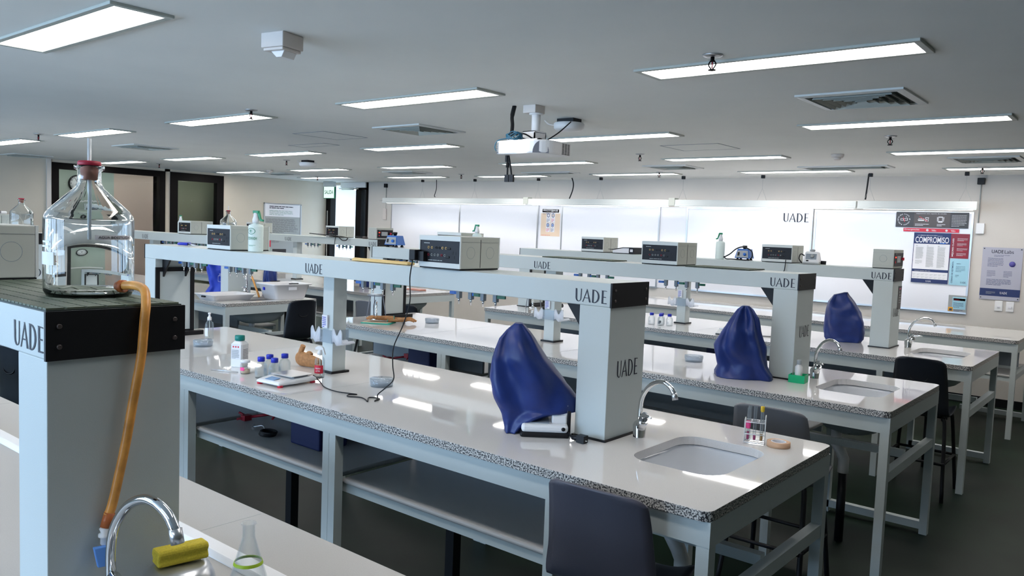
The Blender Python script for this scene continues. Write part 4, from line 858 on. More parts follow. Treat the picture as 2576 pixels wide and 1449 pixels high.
t=thing('ring_binder','black ring binder full of papers lying on the third beam','binder',(-4.13,6.815,ZT2),.0)
MB().box(-.10,-.13,0,.14,.12,.006).build('lower_cover','black',t); b=MB(); b.prism([(-.10,.006),(.085,.006),(.085,.058),(.02,.055),(-.10,.03)],-.125,.115,'y'); b.build('paper_stack','paper',t)
b=MB(); b.prism([(-.15,.040),(-.1,.040),(.02,.062),(.14,.062),(.14,.055),(.02,.056),(-.1,.034),(-.15,.037)],-.13,.12,'y'); b.build('upper_cover','black',t); MB().box(.086,-.13,.006,.14,.12,.056).build('spine','panel',t); MB().box(.10,-.132,.02,.13,-.13,.045).build('spine_label','paper',t)
t=thing('foam_strip','flat yellow strip lying on the nearest beam left of the big box','foam strip',(-3.26,2.66,ZT2),0)
MB().box(0,0,0,.42,.05,.012).build('strip','foam',t,bev=.004); MB().box(-.012,.002,0.001,.0,.048,.007).build('dark_end','brownprint',t)
for x,z in [(0,.012)]: MB().tube([(0,.015,.013),(.42,.015,.013)],.003).build('ridge','foam',t)
t=thing('wire_cutters','dark blue handled pliers lying at the left end of the nearest beam','pliers',(-5.0,2.72,ZT2),.1)
b=MB(); b.tube(spl([(-.09,.012,.012),(-.04,.03,.014),(.0,.01,.013)],5),.010); b.tube(spl([(-.09,-.012,.012),(-.04,-.028,.014),(.0,-.006,.013)],5),.010); b.build('handles','capblue',t); b=MB(); b.tube([(0,0,.012),(.09,.012,.006)],[.008,.002],6); b.tube([(0,0,.012),(.09,-.01,.006)],[.008,.002],6); b.build('jaws','alu',t)
t=thing('wifi_router','white router lying on the outlet box at the far left edge','router',(-8.60,2.75,ZT2+.152),.1)
MB().box(-.09,-.06,0,.10,.06,.028).build('case','white',t,bev=.01); MB().tube(spl([(.10,0,.01),(.14,-.02,.03),(.13,-.06,.0)],5),.003).build('cable','black',t)
o=MB().box(-12.0,2.9,1.523,-8.9,2.905,1.60).build('edge_board','greyprint'); tag(o,'grey strip standing along the far left gantry','panel'); 
t=thing('cable_pile','small tangle of dark cables and plugs behind the blue mixer','cables',(-8.06,6.78,ZT2)); 
b=MB()
for k in range(4): b.tube([(.05*math.cos(a)*(1+.2*k)-.03*k,.05*math.sin(a),.008+.006*k) for a in [2*PI*i/16 for i in range(16)]],.005,6,closed=True)
b.build('coils','black',t); MB().box(.03,-.06,.0,.09,-.02,.03).build('plug','brownprint',t,bev=.004)
t=thing('safety_goggles','dark blue object lying on the far bench in front of the door','goggles',(-7.55,6.5,1.20))
# ---------------------------------------------------------------- covered microscopes
def cover(loc,ang,levels,depth,label,m='blue',n=56,seed=1,yshift=0.0,folds=.010,grp='microscopes under navy covers'):
    t=thing('microscope_cover',label,'microscope cover',loc,ang,group=grp); rnd=random.Random(seed)
    ph=[(rnd.randint(3,9),rnd.random()*6.28,rnd.random()*3) for _ in range(6)]
    L=[]
    for (a,b_) in zip(levels[:-1],levels[1:]):
        for k in range(4): u=k/4; L.append([a[i]*(1-u)+b_[i]*u for i in range(3)])
    L.append(list(levels[-1])); zt=max(l[2] for l in L)
    b=MB(); rings=[]
    for j,(u0,u1,z) in enumerate(L):
        cx=(u0+u1)/2; rx=(u1-u0)/2; d=depth*(.30+.70*min(1,(zt-z)/.14)) if depth else rx; d=min(d,max(rx*1.2,.03)) if j<4 else d
        ring=[]
        for k in range(n):
            a=2*PI*k/n; ff=0
            for f,p,q in ph: ff+=math.sin(f*a+p+q*6*(z-.9))*folds/2.2
            w=min(1,(zt-z)/.08+.15); c,s_=math.cos(a),math.sin(a)
            pw=.8; cc=math.copysign(abs(c)**pw,c); ss=math.copysign(abs(s_)**pw,s_)
            px_,py_=cx+(rx+ff*w*.25)*cc,(d+ff*w*1.1)*ss+yshift*(z-.9)
            q=NZ.noise(Vector((px_*9+seed,py_*9,z*8)))+.5*abs(NZ.noise(Vector((px_*21,py_*21+seed,z*13)))); k2=1+q*.30*w
            ring.append(b.v((cx+(px_-cx)*(1+q*.09*w),py_*k2,z-.9)))
        rings.append(ring)
    for A,B in zip(rings[:-1],rings[1:]):
        for k in range(n): b.f([A[k],A[(k+1)%n],B[(k+1)%n],B[k]],True)
    b.f(rings[0]); b.f(rings[-1][::-1])
    b.build('cover',m,t); return t
c1=cover((-1.985,2.545,.9),.679,[(-.062,-.03,1.337),(-.096,0,1.307),(-.119,.026,1.275),(-.14,.077,1.194),(-.147,.150,1.114),(-.128,.208,1.034),(-.114,.218,.993),(-.105,.10,.972),(-.100,.03,.945),(-.095,-.0,.925),(-.090,-.025,.902)],.095,'navy microscope cover on the nearest bench, slipped so the white base shows',folds=.014)
m1=c1
MB().box(-.02,-.12,.018,.165,.04,.052).build('microscope_base','white',m1,bev=.012); MB().box(-.025,-.125,.0,.17,.05,.02).build('base_foot','black',m1,bev=.008); MB().box(.0,-.10,.052,.09,.0,.056).build('stage_plate','divider',m1); MB().box(.10,-.09,.05,.16,.02,.085).build('lamp_house','white',m1,bev=.006)
b=MB(); b.T=Matrix.Translation((.145,-.121,.036))@Matrix.Rotation(PI/2,4,'X'); b.lathe([(.008,0),(.007,.004),(0,.004)],seg=12); b.build('knob','black',m1)
cover((-1.90,4.50,.9),.409,[(-.028,.012,1.321),(-.052,.036,1.302),(-.086,.065,1.251),(-.134,.084,1.179),(-.168,.114,1.086),(-.159,.123,1.016),(-.155,.135,.97),(-.172,.163,.923),(-.168,.165,.901)],.12,'navy microscope cover standing before the second pillar',seed=5,folds=.02)
cover((-2.05,6.86,.9),.294,[(-.014,.01,1.305),(-.098,.024,1.28),(-.131,.07,1.222),(-.144,.117,1.14),(-.151,.152,1.059),(-.152,.16,.976),(-.149,.16,.927),(-.13,.14,.901)],.12,'navy microscope cover before the third pillar with the notice',seed=9,folds=.018)
bg_=cover((-7.97,4.70,.9),1.05,[(-.15,.11,1.30),(-.145,.105,1.20),(-.135,.105,1.128),(-.122,.105,1.042),(-.10,.106,.978),(-.14,.106,.925),(-.15,.10,.901)],.10,'bright royal blue bag with white outline print beside the left pillar','bagblue',seed=12,folds=.02)
lp=[]
for a,c,d,e in [(-.02,.19,.10,.21),(.10,.21,.10,.20),(-.02,.19,-.015,.13),(-.015,.13,.09,.11),(.09,.11,.10,.20)]: pass
b=MB(); b.tube([(-.02,-.128,.20),(.085,-.128,.185),(.08,-.128,.12),(-.02,-.128,.14)],.0016,5,closed=True); b.build('printed_outline','paper',bg_)
text('ZEISS',(-.012,-.126,.205),'-Y',.05,.018,'paper','lettering',bg_)
cover((-7.50,5.02,.9),1.0,[(-.05,.05,1.32),(-.07,.06,1.2),(-.08,.07,1.05),(-.07,.07,.94),(-.08,.075,.901)],.08,'dark navy microscope cover behind the left faucet',seed=14)
cover((-8.05,6.88,.9),.8,[(-.03,.03,1.22),(-.10,.10,1.19),(-.13,.12,1.1),(-.12,.12,1.0),(-.13,.13,.901)],.11,'navy microscope cover on the far left bench before the door',seed=17)
bpy.data.objects.remove(t) if t.name.startswith('safety_goggles') else None
# microscope accessories near the first pillar
t=thing('power_supply','white power unit standing between the microscope and the pillar','power unit',(-1.857,2.60,.9),.60)
MB().box(-.03,-.045,.006,.035,.05,.135).build('case','white',t,bev=.012); MB().box(.03,-.045,0,.045,.045,.10).build('back_plate','black',t,bev=.004); MB().box(-.03,-.045,0,.035,.05,.006).build('foot','black',t)
t=thing('power_plug','black cable and plug lying at the foot of the nearest pillar','plug',(0,0,0))
MB().tube(spl([(-1.865,2.575,1.0),(-1.84,2.58,.96),(-1.80,2.57,.925),(-1.755,2.55,.91)],6),.0045).build('cable','black',t); b=MB(); b.tube([(-1.755,2.55,.912),(-1.72,2.545,.915)],[.010,.012],10); b.box(-1.725,2.53,.902,-1.69,2.56,.93); b.build('plug_body','black',t); MB().box(-1.69,2.535,.912,-1.68,2.54,.915).build('pin','chrome',t)
cable([(-1.93,2.50,.93),(-1.90,2.49,.91),(-1.86,2.53,.906),(-1.85,2.6,.92),(-1.83,2.62,.93)],.0045,'black lead curling round the white microscope base')
# ---------------------------------------------------------------- faucets
def faucet(loc,label,rz=0,k=1.0,reach=.165,h=.245,grp='chrome swan neck faucets'):
    t=thing('faucet',label,'faucet',loc,rz,group=grp)
    MB().lathe([(0,0),(.026*k,0),(.024*k,.004),(.028*k,.05*k),(.022*k,.062*k),(.012*k,.07*k),(0,.07*k)],seg=28,caps=False).build('base','chrome',t)
    A_=[(0,0,.06),(0,0,.30*h),(.0,0,.52*h),(.07*reach,0,.70*h),(.26*reach,0,.87*h),(.50*reach,0,.965*h),(.70*reach,0,.975*h),(.87*reach,0,.93*h),(.96*reach,0,.865*h),(1.0*reach,0,.82*h)]
    pts=[(x,y,z) for x,y,z in A_]
    MB().tube(spl(pts,6),.0095*k,16).build('spout','chrome',t)
    e=pts[-1]; MB().tube([(e[0]-.002,0,e[2]+.008),(e[0]+.006,0,e[2]-.018)],.0115*k,14).build('aerator','alu',t)
    b=MB(); b.tube([(.012,-.006,.045),(.034,-.014,.082)],[.02*k,.021*k],18); b.build('cartridge','chrome',t)
    b=MB(); b.tube([(.03,-.012,.084),(.045,-.02,.102),(.075,-.032,.104),(.10,-.042,.103)],[.019*k,.013*k,.006*k,.004*k],12); b.build('lever','chrome',t)
    return t
f1=faucet((-1.598,2.79,.9),'chrome swan neck faucet by the nearest bench sink',rz=-.25,reach=.175,h=.25)
dup(f1,(-1.585,4.80,.9),rz=-.45,label='chrome faucet beside the green tray on the second bench'); dup(f1,(-1.565,6.90,.9),rz=.2,label='chrome faucet behind the dark chair on the third bench')
dup(f1,(-7.50,4.73,.9),rz=-.6,label='chrome faucet by the sponge on the left-hand bench'); 
faucet((-1.585,.705,.905),'large chrome faucet arch in the foreground at the bottom left',rz=.1,reach=.215,h=.278,k=1.05)
# ---------------------------------------------------------------- things on the nearest bench
def jar(loc,label,rz,name='reagent_jar'):
    t=thing(name,label,'bottle',loc,rz,group='white reagent jars with teal caps'); b=MB()
    R=[]
    for z,g in [(0,.003),(.004,0),(.125,0),(.14,.010),(.148,.020)]:
        R.append([b.v((a,c,z)) for a,c in rrect(-.036+g,-.036+g,.036-g,.036-g,.012)])
    for A,B in zip(R[:-1],R[1:]):
        for i in range(len(A)): b.f([A[i],A[(i+1)%len(A)],B[(i+1)%len(A)],B[i]])
    b.f(R[0]); b.f(R[-1]); b.build('body','white',t)
    b=MB().lathe([(.025,.146),(.027,.150),(.027,.170),(.024,.174),(0,.174)],seg=28); b.build('cap','teal',t)
    lines((.0362,-.025,.03),'+X',.05,.075,9,'ink',t,thick=.3,seed=3); MB().box(-.03,-.0368,.045,.03,-.036,.13).build('label','paper',t); lines((-.024,-.0368,.05),'-Y',.045,.05,10,'greyprint',t,thick=.5,seed=8)
    P=[]
    for k in range(3): P.append([(k*.015,.006),(k*.015+.006,.012),(k*.015+.012,.006),(k*.015+.006,0)])
    letters(P,(-.022,-.0368,.108),'-Y',1,1,.0006,'redprint','hazard_symbols',t)
    return t
j1=jar((-3.935,2.445,.9),'square white reagent jar with teal cap on the nearest bench',.45)
dup(j1,(-3.90,6.45,.9),rz=.5,label='white reagent jar with teal cap, partly hidden on the third bench')
def small_jar(loc,label):
    t=thing('specimen_jar',label,'jar',loc,.2,group='small jars with pink stickers')
    MB().lathe([(0,0),(.024,0),(.026,.004),(.026,.048),(.021,.056),(.021,.062)],seg=28).build('body','thinglass',t); MB().lathe([(0,.003),(.0235,.003),(.0235,.022),(0,.026)],seg=24).build('powder','powder',t)
    MB().lathe([(0,.058),(.025,.058),(.025,.070),(.022,.073),(0,.073)][::-1],seg=28).build('lid','white',t); curvelabel(t,.0268,math.radians(-115),math.radians(-55),.018,.036,'pink','sticker'); return t
sj=small_jar((-3.735,2.355,.9),'small jar with white lid and pink sticker on the nearest bench'); dup(sj,(-3.72,6.42,.9),label='small jar with pink sticker on the third bench')
def lab_bottle(loc,label):
    t=thing('media_bottle',label,'bottle',loc,0,group='clear bottles with blue caps')
    MB().lathe([(0,0),(.029,0),(.031,.004),(.031,.062),(.026,.074),(.016,.082),(.015,.094),(.0125,.094),(.0125,.082),(.023,.072),(.0285,.060),(.0285,.007),(0,.006)],seg=28,caps=False).build('body','thinglass',t)
    MB().lathe([(0,.086),(.0185,.086),(.0185,.106),(.0165,.109),(0,.109)][::-1],seg=28).build('cap','capblue',t); curvelabel(t,.0316,math.radians(-110),math.radians(-70),.02,.04,'clearpl','print'); return t
L4=[(-3.585,2.352,'front left blue-capped bottle of the four on the nearest bench'),(-3.625,2.43,'rear left blue-capped bottle of the four on the nearest bench'),(-3.515,2.385,'front right blue-capped bottle of the four on the nearest bench'),(-3.60,2.505,'rearmost blue-capped bottle of the four on the nearest bench')]
lb0=lab_bottle((L4[0][0],L4[0][1],.9),L4[0][2])
for x,y,l in L4[1:]: dup(lb0,(x,y,.9),label=l)
for x,y,l in [(-3.62,6.44,'blue-capped bottle at the left of the group on the third bench'),(-3.55,6.50,'blue-capped bottle at the back of the group on the third bench'),(-3.52,6.43,'blue-capped bottle in the middle of the group on the third bench'),(-3.46,6.48,'blue-capped bottle at the right of the group on the third bench')]: dup(lb0,(x,y,.9),label=l)
def clear_spray(loc,label,rz,red=False,k=1.0):
    t=thing('spray_bottle',label,'spray bottle',loc,rz); r=.025*k
    MB().lathe([(0,0),(r*.95,0),(r,.004),(r,.088*k),(r*.9,.098*k),(r*.45,.112*k),(r*.45,.118*k),(r*.35,.118*k),(r*.8,.094*k),(r*.92,.085*k),(r*.92,.006),(0,.006)],seg=28,caps=False).build('body','thinglass',t)
    if red:
        MB().lathe([(r*.5,.116*k),(r*.5,.128*k),(r*.3,.134*k),(r*.25,.142*k)],seg=16).build('collar','white',t)
        b=MB(); b.prism([(-.022*k,.140*k),(.010*k,.140*k),(.016*k,.142*k),(.026*k,.122*k),(.030*k,.116*k),(.024*k,.134*k),(.018*k,.152*k),(.008*k,.158*k),(-.010*k,.158*k),(-.024*k,.150*k)],-.007,.007,'y'); b.build('trigger','white',t,bev=.002)
        curvelabel(t,r*1.02,math.radians(-145),math.radians(-25),.025,.068,'redprint','label'); curvetext(t,'Alcohol',r*1.04,math.radians(-118),.048,.028,.009,'paper'); curvetext(t,'al 70%',r*1.04,math.radians(-112),.034,.024,.008,'paper')
    else:
        MB().lathe([(r*.5,.114*k),(r*.5,.132*k),(r*.25,.138*k),(r*.22,.150*k),(r*.35,.152*k),(r*.35,.16*k),(0,.162*k)],seg=16).build('pump','white',t); curvelabel(t,r*1.02,math.radians(-120),math.radians(-50),.02,.075,'paper','label')
    MB().tube([(0,0,.115*k),(0.004,0,.01)],.002,6).build('dip_tube','frost',t); return t
clear_spray((-3.405,2.585,.9),'clear spray bottle with red alcohol 70% label beside the middle post',.5,True,k=1.05)
clear_spray((-4.975,2.86,.9),'clear pump spray bottle at the left end of the nearest bench',0,False,k=1.1)
def dish(loc,label,r=.048,h=.032,grp='clear glass dishes'):
    t=thing('glass_dish',label,'dish',loc,0,group=grp); MB().lathe([(0,0),(r*.96,0),(r,.003),(r*1.0,h),(r*.95,h),(r*.94,.004),(0,.004)],seg=36,caps=False).build('dish','clearpl',t); MB().lathe([(r*1.04,h*.55),(r*1.04,h+.004),(0,h+.004),(0,h+.001),(r*1.0,h+.001)],seg=36,caps=False).build('lid','clearpl',t); return t
d0=dish((-3.03,2.685,.9),'round clear lidded dish alone in the middle of the nearest bench',r=.058,h=.036)
dup(d0,(-4.70,2.66,.9),label='upturned clear dish at the left end of the nearest bench')
dup(d0,(-4.78,4.78,.9),label='clear dish lying right of the tan gloves on the second bench'); dup(d0,(-2.36,4.78,.9),label='clear beaker-like dish left of the second microscope cover')
# balance
t=thing('balance','white electronic balance with steel pan and red feet','balance',(-3.395,2.37,.9),.10)
b=MB(); b.prism([(-.095,.010),(-.092,.020),(-.03,.034),(.10,.038),(.10,.012)],-.065,.065,'x')
b2_=MB(); 
A=[(-.085,-.115),(.085,-.115),(.10,-.02),(.10,.115),(-.10,.115),(-.10,-.02)]
R=[]; 
for z,g in [(.010,.006),(.014,0),(.024,.0),(.034,.012)]:
    R.append([b2_.v((x*(1-g*8),y*(1-g*8)+(.0 if y>0 else 0),z if y>-.1 else z*.72+.002)) for x,y in A])
for P_,Q_ in zip(R[:-1],R[1:]):
    for i in range(6): b2_.f([P_[i],P_[(i+1)%6],Q_[(i+1)%6],Q_[i]])
b2_.f(R[0]); b2_.f(R[-1]); b2_.build('body','white',t,bev=.004); b.bm.free()
MB().box(-.08,-.03,.040,.08,.110,.044).build('pan','alu',t,bev=.003); MB().box(-.06,0,.031,.06,.09,.040).build('pan_support','greyprint',t)
b=MB(); b.T=Matrix.Translation((-.005,-.075,.0302))@Matrix.Rotation(.13,4,'X'); b.box(-.035,-.022,0,.03,.022,.002); b.build('display',mat('pale_blue_lcd',(.25,.40,.62,1),.25),t)
text('OHAUS',(.042,-.075,.0318),'+Z',.03,.009,'redprint','lettering',t,cond=True)
for x,y in [(-.075,-.098),(.075,-.098),(.085,.10),(-.085,.10)]: MB().lathe([(.014,0),(.014,.008),(.010,.012),(0,.012)],c=(x,y,0),seg=14).build('foot','redprint',t)
t=thing('tweezers','steel tweezers lying in front of the white reagent jar','tweezers',(-3.85,2.30,.9),.35)
b=MB(); b.tube([(-.08,-.006,.004),(.0,-.008,.005),(.09,0,.004)],.0022,6); b.tube([(-.08,.006,.004),(.0,.010,.005),(.09,0,.004)],.0022,6); b.build('arms','alu',t)
def glove(loc,rz,label,m='leather',k=1.0,thumb=1):
    t=thing('work_glove',label,'glove',loc,rz,group='tan leather gloves')
    b=MB(); rnd=random.Random(int(loc[0]*100))
    def sausage(p,r,fl=.6):
        n=len(p); 
        sv=b.T; b.T=Matrix.Diagonal((1,1,fl,1)).to_4x4(); 
        b.tube([(q[0]*k,q[1]*k,(q[2]*k)/fl) for q in spl(p,4)],[r*k*(0.98-.25*(i/(4*(n-1)))**3) for i in range(4*(n-1)+1)],12); b.T=sv
    sausage([(-.13,0,.028),(-.07,0,.030),(-.02,0,.03),(.03,.0,.03)],.048,.45)
    for j,(y,l) in enumerate([(-.033,.075),(-.012,.09),(.010,.085),(.031,.065)]): sausage([(.02,y*.9,.03),(.02+l*.5,y*1.15,.034+.006*(j%2)),(.02+l,y*1.25,.020)],.0125,.9)
    sausage([(-.04,thumb*.03,.035),(-.005,thumb*.065,.045),(.03,thumb*.075,.05)],.0135,.9)
    b.build('glove',m,t); q=MB().lathe([(.046*k,0),(.049*k,.003),(.046*k,.006),(.044*k,.003)],seg=24,caps=False).build('cuff_trim','tealcloth',t)
    q.location=(-.13*k,0,.028*k); q.rotation_euler=(0,PI/2,0); q.scale=(.5,1,1)
    return t
# standing glove on the nearest bench
t=thing('work_glove','tan leather glove with raised thumb lying behind the blue-capped bottles','glove',(-3.70,2.72,.9),.15,group='tan leather gloves')
b=MB()
def fing(p,r): 
    q=spl(p,5); b.tube(q,[r*(1-.12*i/len(q)) for i in range(len(q))],12)
sv=b.T; b.T=Matrix.Diagonal((1,.55,1,1)).to_4x4()
b.tube(spl([(-.075,0,.035),(-.045,0,.042),(.0,0,.040),(.05,0,.036),(.10,0,.030)],5),[.026,.03,.034,.038,.040,.041,.042,.042,.041,.040,.039,.038,.037,.036,.035,.034,.033,.032,.031,.030,.028],16); b.T=sv
fing([(-.055,0,.05),(-.045,0,.085),(-.03,0,.118)],.016); fing([(-.01,0,.06),(.012,.005,.078),(.03,.005,.07)],.014)
fing([(.08,-.01,.02),(.13,-.012,.016),(.19,-.01,.012)],.011); fing([(.08,.015,.02),(.13,.018,.016),(.20,.02,.010)],.010)
b.build('glove','leather',t)
t=thing('work_cloth','folded teal edged cloth under the tan gloves on the second bench','cloth',(-5.02,4.40,.9),.5)
MB().box(-.13,-.08,0,.12,.09,.008).build('cloth','tealcloth',t,bev=.004); MB().box(-.12,-.07,.008,.10,.08,.012).build('fold','powder',t)
glove((-5.03,4.41,.913),-2.25,'left tan leather glove lying on the teal cloth, second bench',k=.95); glove((-4.90,4.56,.90),.80,'right tan leather glove lying flat beside the teal cloth',k=1.0,thumb=-1)
# tripod and burner
def tripod(loc,label):
    t=thing('tripod_stand',label,'tripod',loc,0,group='burner tripods')
    b=MB(); b.tube([(.07*math.cos(a),.07*math.sin(a),.21) for a in [2*PI*i/28 for i in range(28)]],.004,8,closed=True); b.build('ring','lens',t)
    for k in range(3):
        a=2*PI*k/3+.5; MB().tube([(.062*math.cos(a),.062*math.sin(a),.21),(.10*math.cos(a),.10*math.sin(a),0.001)],.004,8).build('leg','lens',t)
    MB().lathe([(0,.216),(.075,.216),(.078,.218),(0,.2185)],seg=4).build('wire_gauze','greyprint',t); MB().lathe([(0,.2187),(.045,.2187),(.045,.2205),(0,.2205)],seg=28).build('ceramic_centre','paper',t)
    u=thing('bunsen_burner','chrome bunsen burner standing under the '+('second' if loc[1]<6 else 'third')+' bench tripod','burner',(loc[0]+.01,loc[1],loc[2]),group='bunsen burners')
    MB().lathe([(0,0),(.04,0),(.038,.010),(.012,.018),(.009,.03),(.010,.035),(.010,.075),(.0075,.078),(.0075,.15),(.009,.155),(.009,.16),(.006,.16)],seg=24).build('barrel','chrome',u); MB().tube(spl([(-.01,0,.025),(-.04,.01,.05),(-.035,.0,.12),(-.01,0,.17)],6),.0025).build('wire','black',u)
tripod((-5.215,4.53,.9),'wire tripod with white-centred gauze on the left end of the second bench'); tripod((-5.15,6.62,.9),'wire tripod on the left end of the third bench')
t=thing('cable_coil','black hose and torch coiled on the third bench beside the tripod','hose',(-4.95,6.62,.9),0)
b=MB()
for k in range(3): b.tube([(.06*math.cos(a)+.01*k,.05*math.sin(a),.008+.008*k) for a in [2*PI*i/20 for i in range(20)]],.008,8,closed=True)
b.build('coil','black',t); MB().tube([(-.02,.03,.03),(.16,.05,.055)],[.018,.02],12).build('torch','black',t)
# balance on the third bench
t=thing('balance','small balance with blue display half hidden behind the second cover','balance',(-2.86,6.40,.9),.2)
MB().prism([(-.10,.008),(-.10,.016),(-.02,.034),(.10,.034),(.10,.008)],-.08,.08,'x').build('body','white',t,bev=.004); b=MB(); b.T=Matrix.Translation((0,-.06,.0265))@Matrix.Rotation(.22,4,'X'); b.box(-.04,-.025,0,.04,.025,.002); b.build('display','blueglow',t); MB().box(-.07,-.01,.038,.07,.09,.043).build('pan','alu',t); MB().box(-.08,-.1,0,.08,.1,.008).build('feet','black',t)
# green tray with white bottle
t=thing('green_tray','translucent green plastic tray at the foot of the second pillar','tray',(-1.61,4.60,.9),.1)
b=MB(); b.box(-.045,-.045,0,.045,.045,.004)
for q in [(-.045,-.045,.045,-.041),(-.045,.041,.045,.045),(-.045,-.041,-.041,.041),(.041,-.041,.045,.041)]: b.box(q[0],q[1],.004,q[2],q[3],.045)
b.build('tray','greentray',t)
t=thing('white_bottle','small white bottle with grey cap standing in the green tray','bottle',(-1.61,4.60,.904))
MB().lathe([(0,0),(.020,0),(.021,.004),(.021,.085),(.012,.096),(.012,.10)],seg=20).build('body','white',t); MB().lathe([(.012,.098),(.0135,.10),(.0135,.122),(.011,.125),(0,.125)],seg=18).build('cap','displaygrey',t); 
# test tube rack
t=thing('test_tube_rack','white wire rack holding test tubes beside the nearest sink','test tube rack',(-1.235,3.075,.9),.35)
w_,d_,h_=.078,.056,.092; b=MB()
for x in(-w_/2,w_/2):
    for y in(-d_/2,d_/2): b.tube([(x,y,0.002),(x,y,h_+(.016 if x>0 else .0))],.0022,6)
    b.tube([(x,-d_/2,h_+(.016 if x>0 else 0)),(x,d_/2,h_+(.016 if x>0 else 0))],.0022,6)
for z in(.004,.038,.086):
    for y in(-d_/2,d_/2): b.tube([(-w_/2,y,z),(w_/2,y,z)],.0022,6)
    for x in(-w_/2,w_/2): b.tube([(x,-d_/2,z),(x,d_/2,z)],.0022,6)
for x in(-.014,.014): b.tube([(x,-d_/2,.086),(x,d_/2,.086)],.0015,6)
b.tube([(-w_/2,0,.086),(w_/2,0,.086)],.0015,6); b.build('wire_frame','white',t)
TT=[(-.021,-.011,.105,'wine',.03,None,'front left test tube with wine red liquid in the rack'),(-.001,-.011,.112,'wine',.02,None,'front middle test tube with wine red liquid in the rack'),(.020,-.011,.100,'amber',.025,'yellow','front right test tube with yellow stopper in the rack'),(-.019,.011,.108,None,0,None,'rear left empty test tube in the rack'),(.020,.011,.118,None,0,None,'tall rear right empty test tube in the rack')]
for i,(x,y,h,liq,lh,cap,l) in enumerate(TT):
    x*=1.25; y*=1.25; h*=1.25; lh*=1.25
    c,s_=math.cos(.35),math.sin(.35); q=thing('test_tube',l,'test tube',(-1.235+x*c-y*s_,3.075+x*s_+y*c,.908),0,group='test tubes in the rack')
    MB().lathe([(0,0),(.004,.001),(.0065,.006),(.0065,h),(.0072,h+.001),(.0055,h),(.0055,.007),(0,.002)],seg=14,caps=False).build('tube','thinglass',q)
    if liq: MB().lathe([(0,.003),(.0052,.008),(.0052,lh),(0,lh)],seg=12).build('liquid',liq,q)
    if cap: MB().lathe([(0,h-.004),(.0054,h-.004),(.0078,h),(.0078,h+.018),(0,h+.02)],seg=12).build('stopper',mat('yellow_stopper',(.75,.5,.03,1),.5),q)
    if i==0: MB().lathe([(.0068,.05),(.010,.055),(.010,.075),(.0068,.08)],seg=12).build('pink_wrap','pink',q)
t=thing('tape_roll','roll of tan masking tape lying beside the test tube rack','tape',(-1.142,3.09,.9))
MB().lathe([(.030,0),(.045,0),(.045,.020),(.030,.020),(.030,0)],seg=36,caps=False).build('tape','tape',t); MB().lathe([(.024,0),(.0298,0),(.0298,.0205),(.024,.0205),(.024,0)],seg=36,caps=False).build('core','paper',t)
# ---------------------------------------------------------------- foreground bench things
t=thing('steel_bowl','upturned steel bowl under the yellow sponge in the foreground','bowl',(-1.560,.832,.904))
MB().lathe([(.085,0),(.085,.004),(.082,.01),(.078,.03),(.072,.058),(.064,.075),(.05,.082),(0,.083)],seg=48,caps=False).build('bowl','alu',t)
t=thing('sponge','yellow cleaning sponge lying on the upturned steel bowl','sponge',(-1.566,.841,.990),-.18)
b=MB(); pr=[(-.024,.0),(-.019,.011),(-.025,.018),(-.021,.032),(.018,.035),(.024,.026),(.018,.016),(.024,.003),(.018,0)]
b.prism(pr,-.052,.052,'y'); q=b.build('sponge','yellow',t,bev=.005)
t=thing('conical_flask','clear glass conical flask with a yellow-green ring at the bottom edge','flask',(-1.425,.912,.9))
o=[(0,0),(.052,0),(.056,.005),(.055,.014),(.0135,.158),(.0125,.166),(.0125,.184),(.0155,.188),(.015,.190)]
i=[(.0112,.187),(.0112,.166),(.0122,.157),(.052,.014),(.050,.007),(0,.006)]
MB().lathe(o+i,seg=36,caps=False).build('flask','thinglass',t); MB().lathe([(.0300,.104),(.0282,.110),(.0276,.1102),(.0294,.1038),(.0300,.104)],seg=36,caps=False).build('coloured_ring',mat('lime_marking',(.35,.5,.02,1),.5),t)
# ---------------------------------------------------------------- shelf things
def clampstand(loc,rz,label):
    t=thing('clamp_rod',label,'clamp',loc,rz,group='red clamps on the bench shelves'); MB().tube([(-.05,.1,.03),(.38,.16,.022)],.006,8).build('rod','lens',t)
    b=MB(); b.tube([(-.03,.02,.02),(.10,.12,.05)],.008,8); b.box(.07,.09,.035,.12,.13,.07); b.tube([(-.03,.02,.02),(-.09,.0,.04)],.007,6); b.tube([(-.03,.02,.02),(-.05,-.04,.015)],.007,6); b.tube([(.10,.12,.05),(.13,.07,.03)],.006,6); b.box(-.05,-.015,.005,-.01,.03,.035); b.build('clamp','red',t); return t
cs=clampstand((-3.93,2.50,.578),0,'red clamp on a steel rod lying on the nearest bench shelf'); dup(cs,(-4.95,4.47,.578),label='red clamp glimpsed on the second bench shelf')
t=thing('cable_coil','coil of black rubber tubing on the nearest bench shelf','hose',(-3.62,2.42,.578)); b=MB()
for k in range(4): b.tube([(.05*math.cos(a)+.004*k,.035*math.sin(a),.007+.005*k) for a in [2*PI*i/20 for i in range(20)]],.006,8,closed=True)
b.build('coil','black',t); b=MB(); b.tube(spl([(-.05,.02,.015),(-.09,.03,.03),(-.13,.0,.02)],5),.006); b.tube([(-.12,-.01,.015),(-.16,.02,.02)],.008); b.build('fitting','alu',t)
def bluebox(loc,label):
    t=thing('storage_box',label,'storage box',loc,0,group='navy storage boxes on the bench shelves'); MB().box(0,0,0,.24,.18,.20).build('body','navybox',t,bev=.01); MB().box(-.003,.03,.14,.0,.08,.16).build('latch','black',t); return t
bb=bluebox((-3.42,2.42,.578),'navy storage box on the nearest bench shelf beside the coil'); dup(bb,(-4.62,4.36,.578),label='navy storage box on the shelf of the second bench'); dup(bb,(-3.05,6.40,.578),label='dark storage box on the shelf of the third bench')
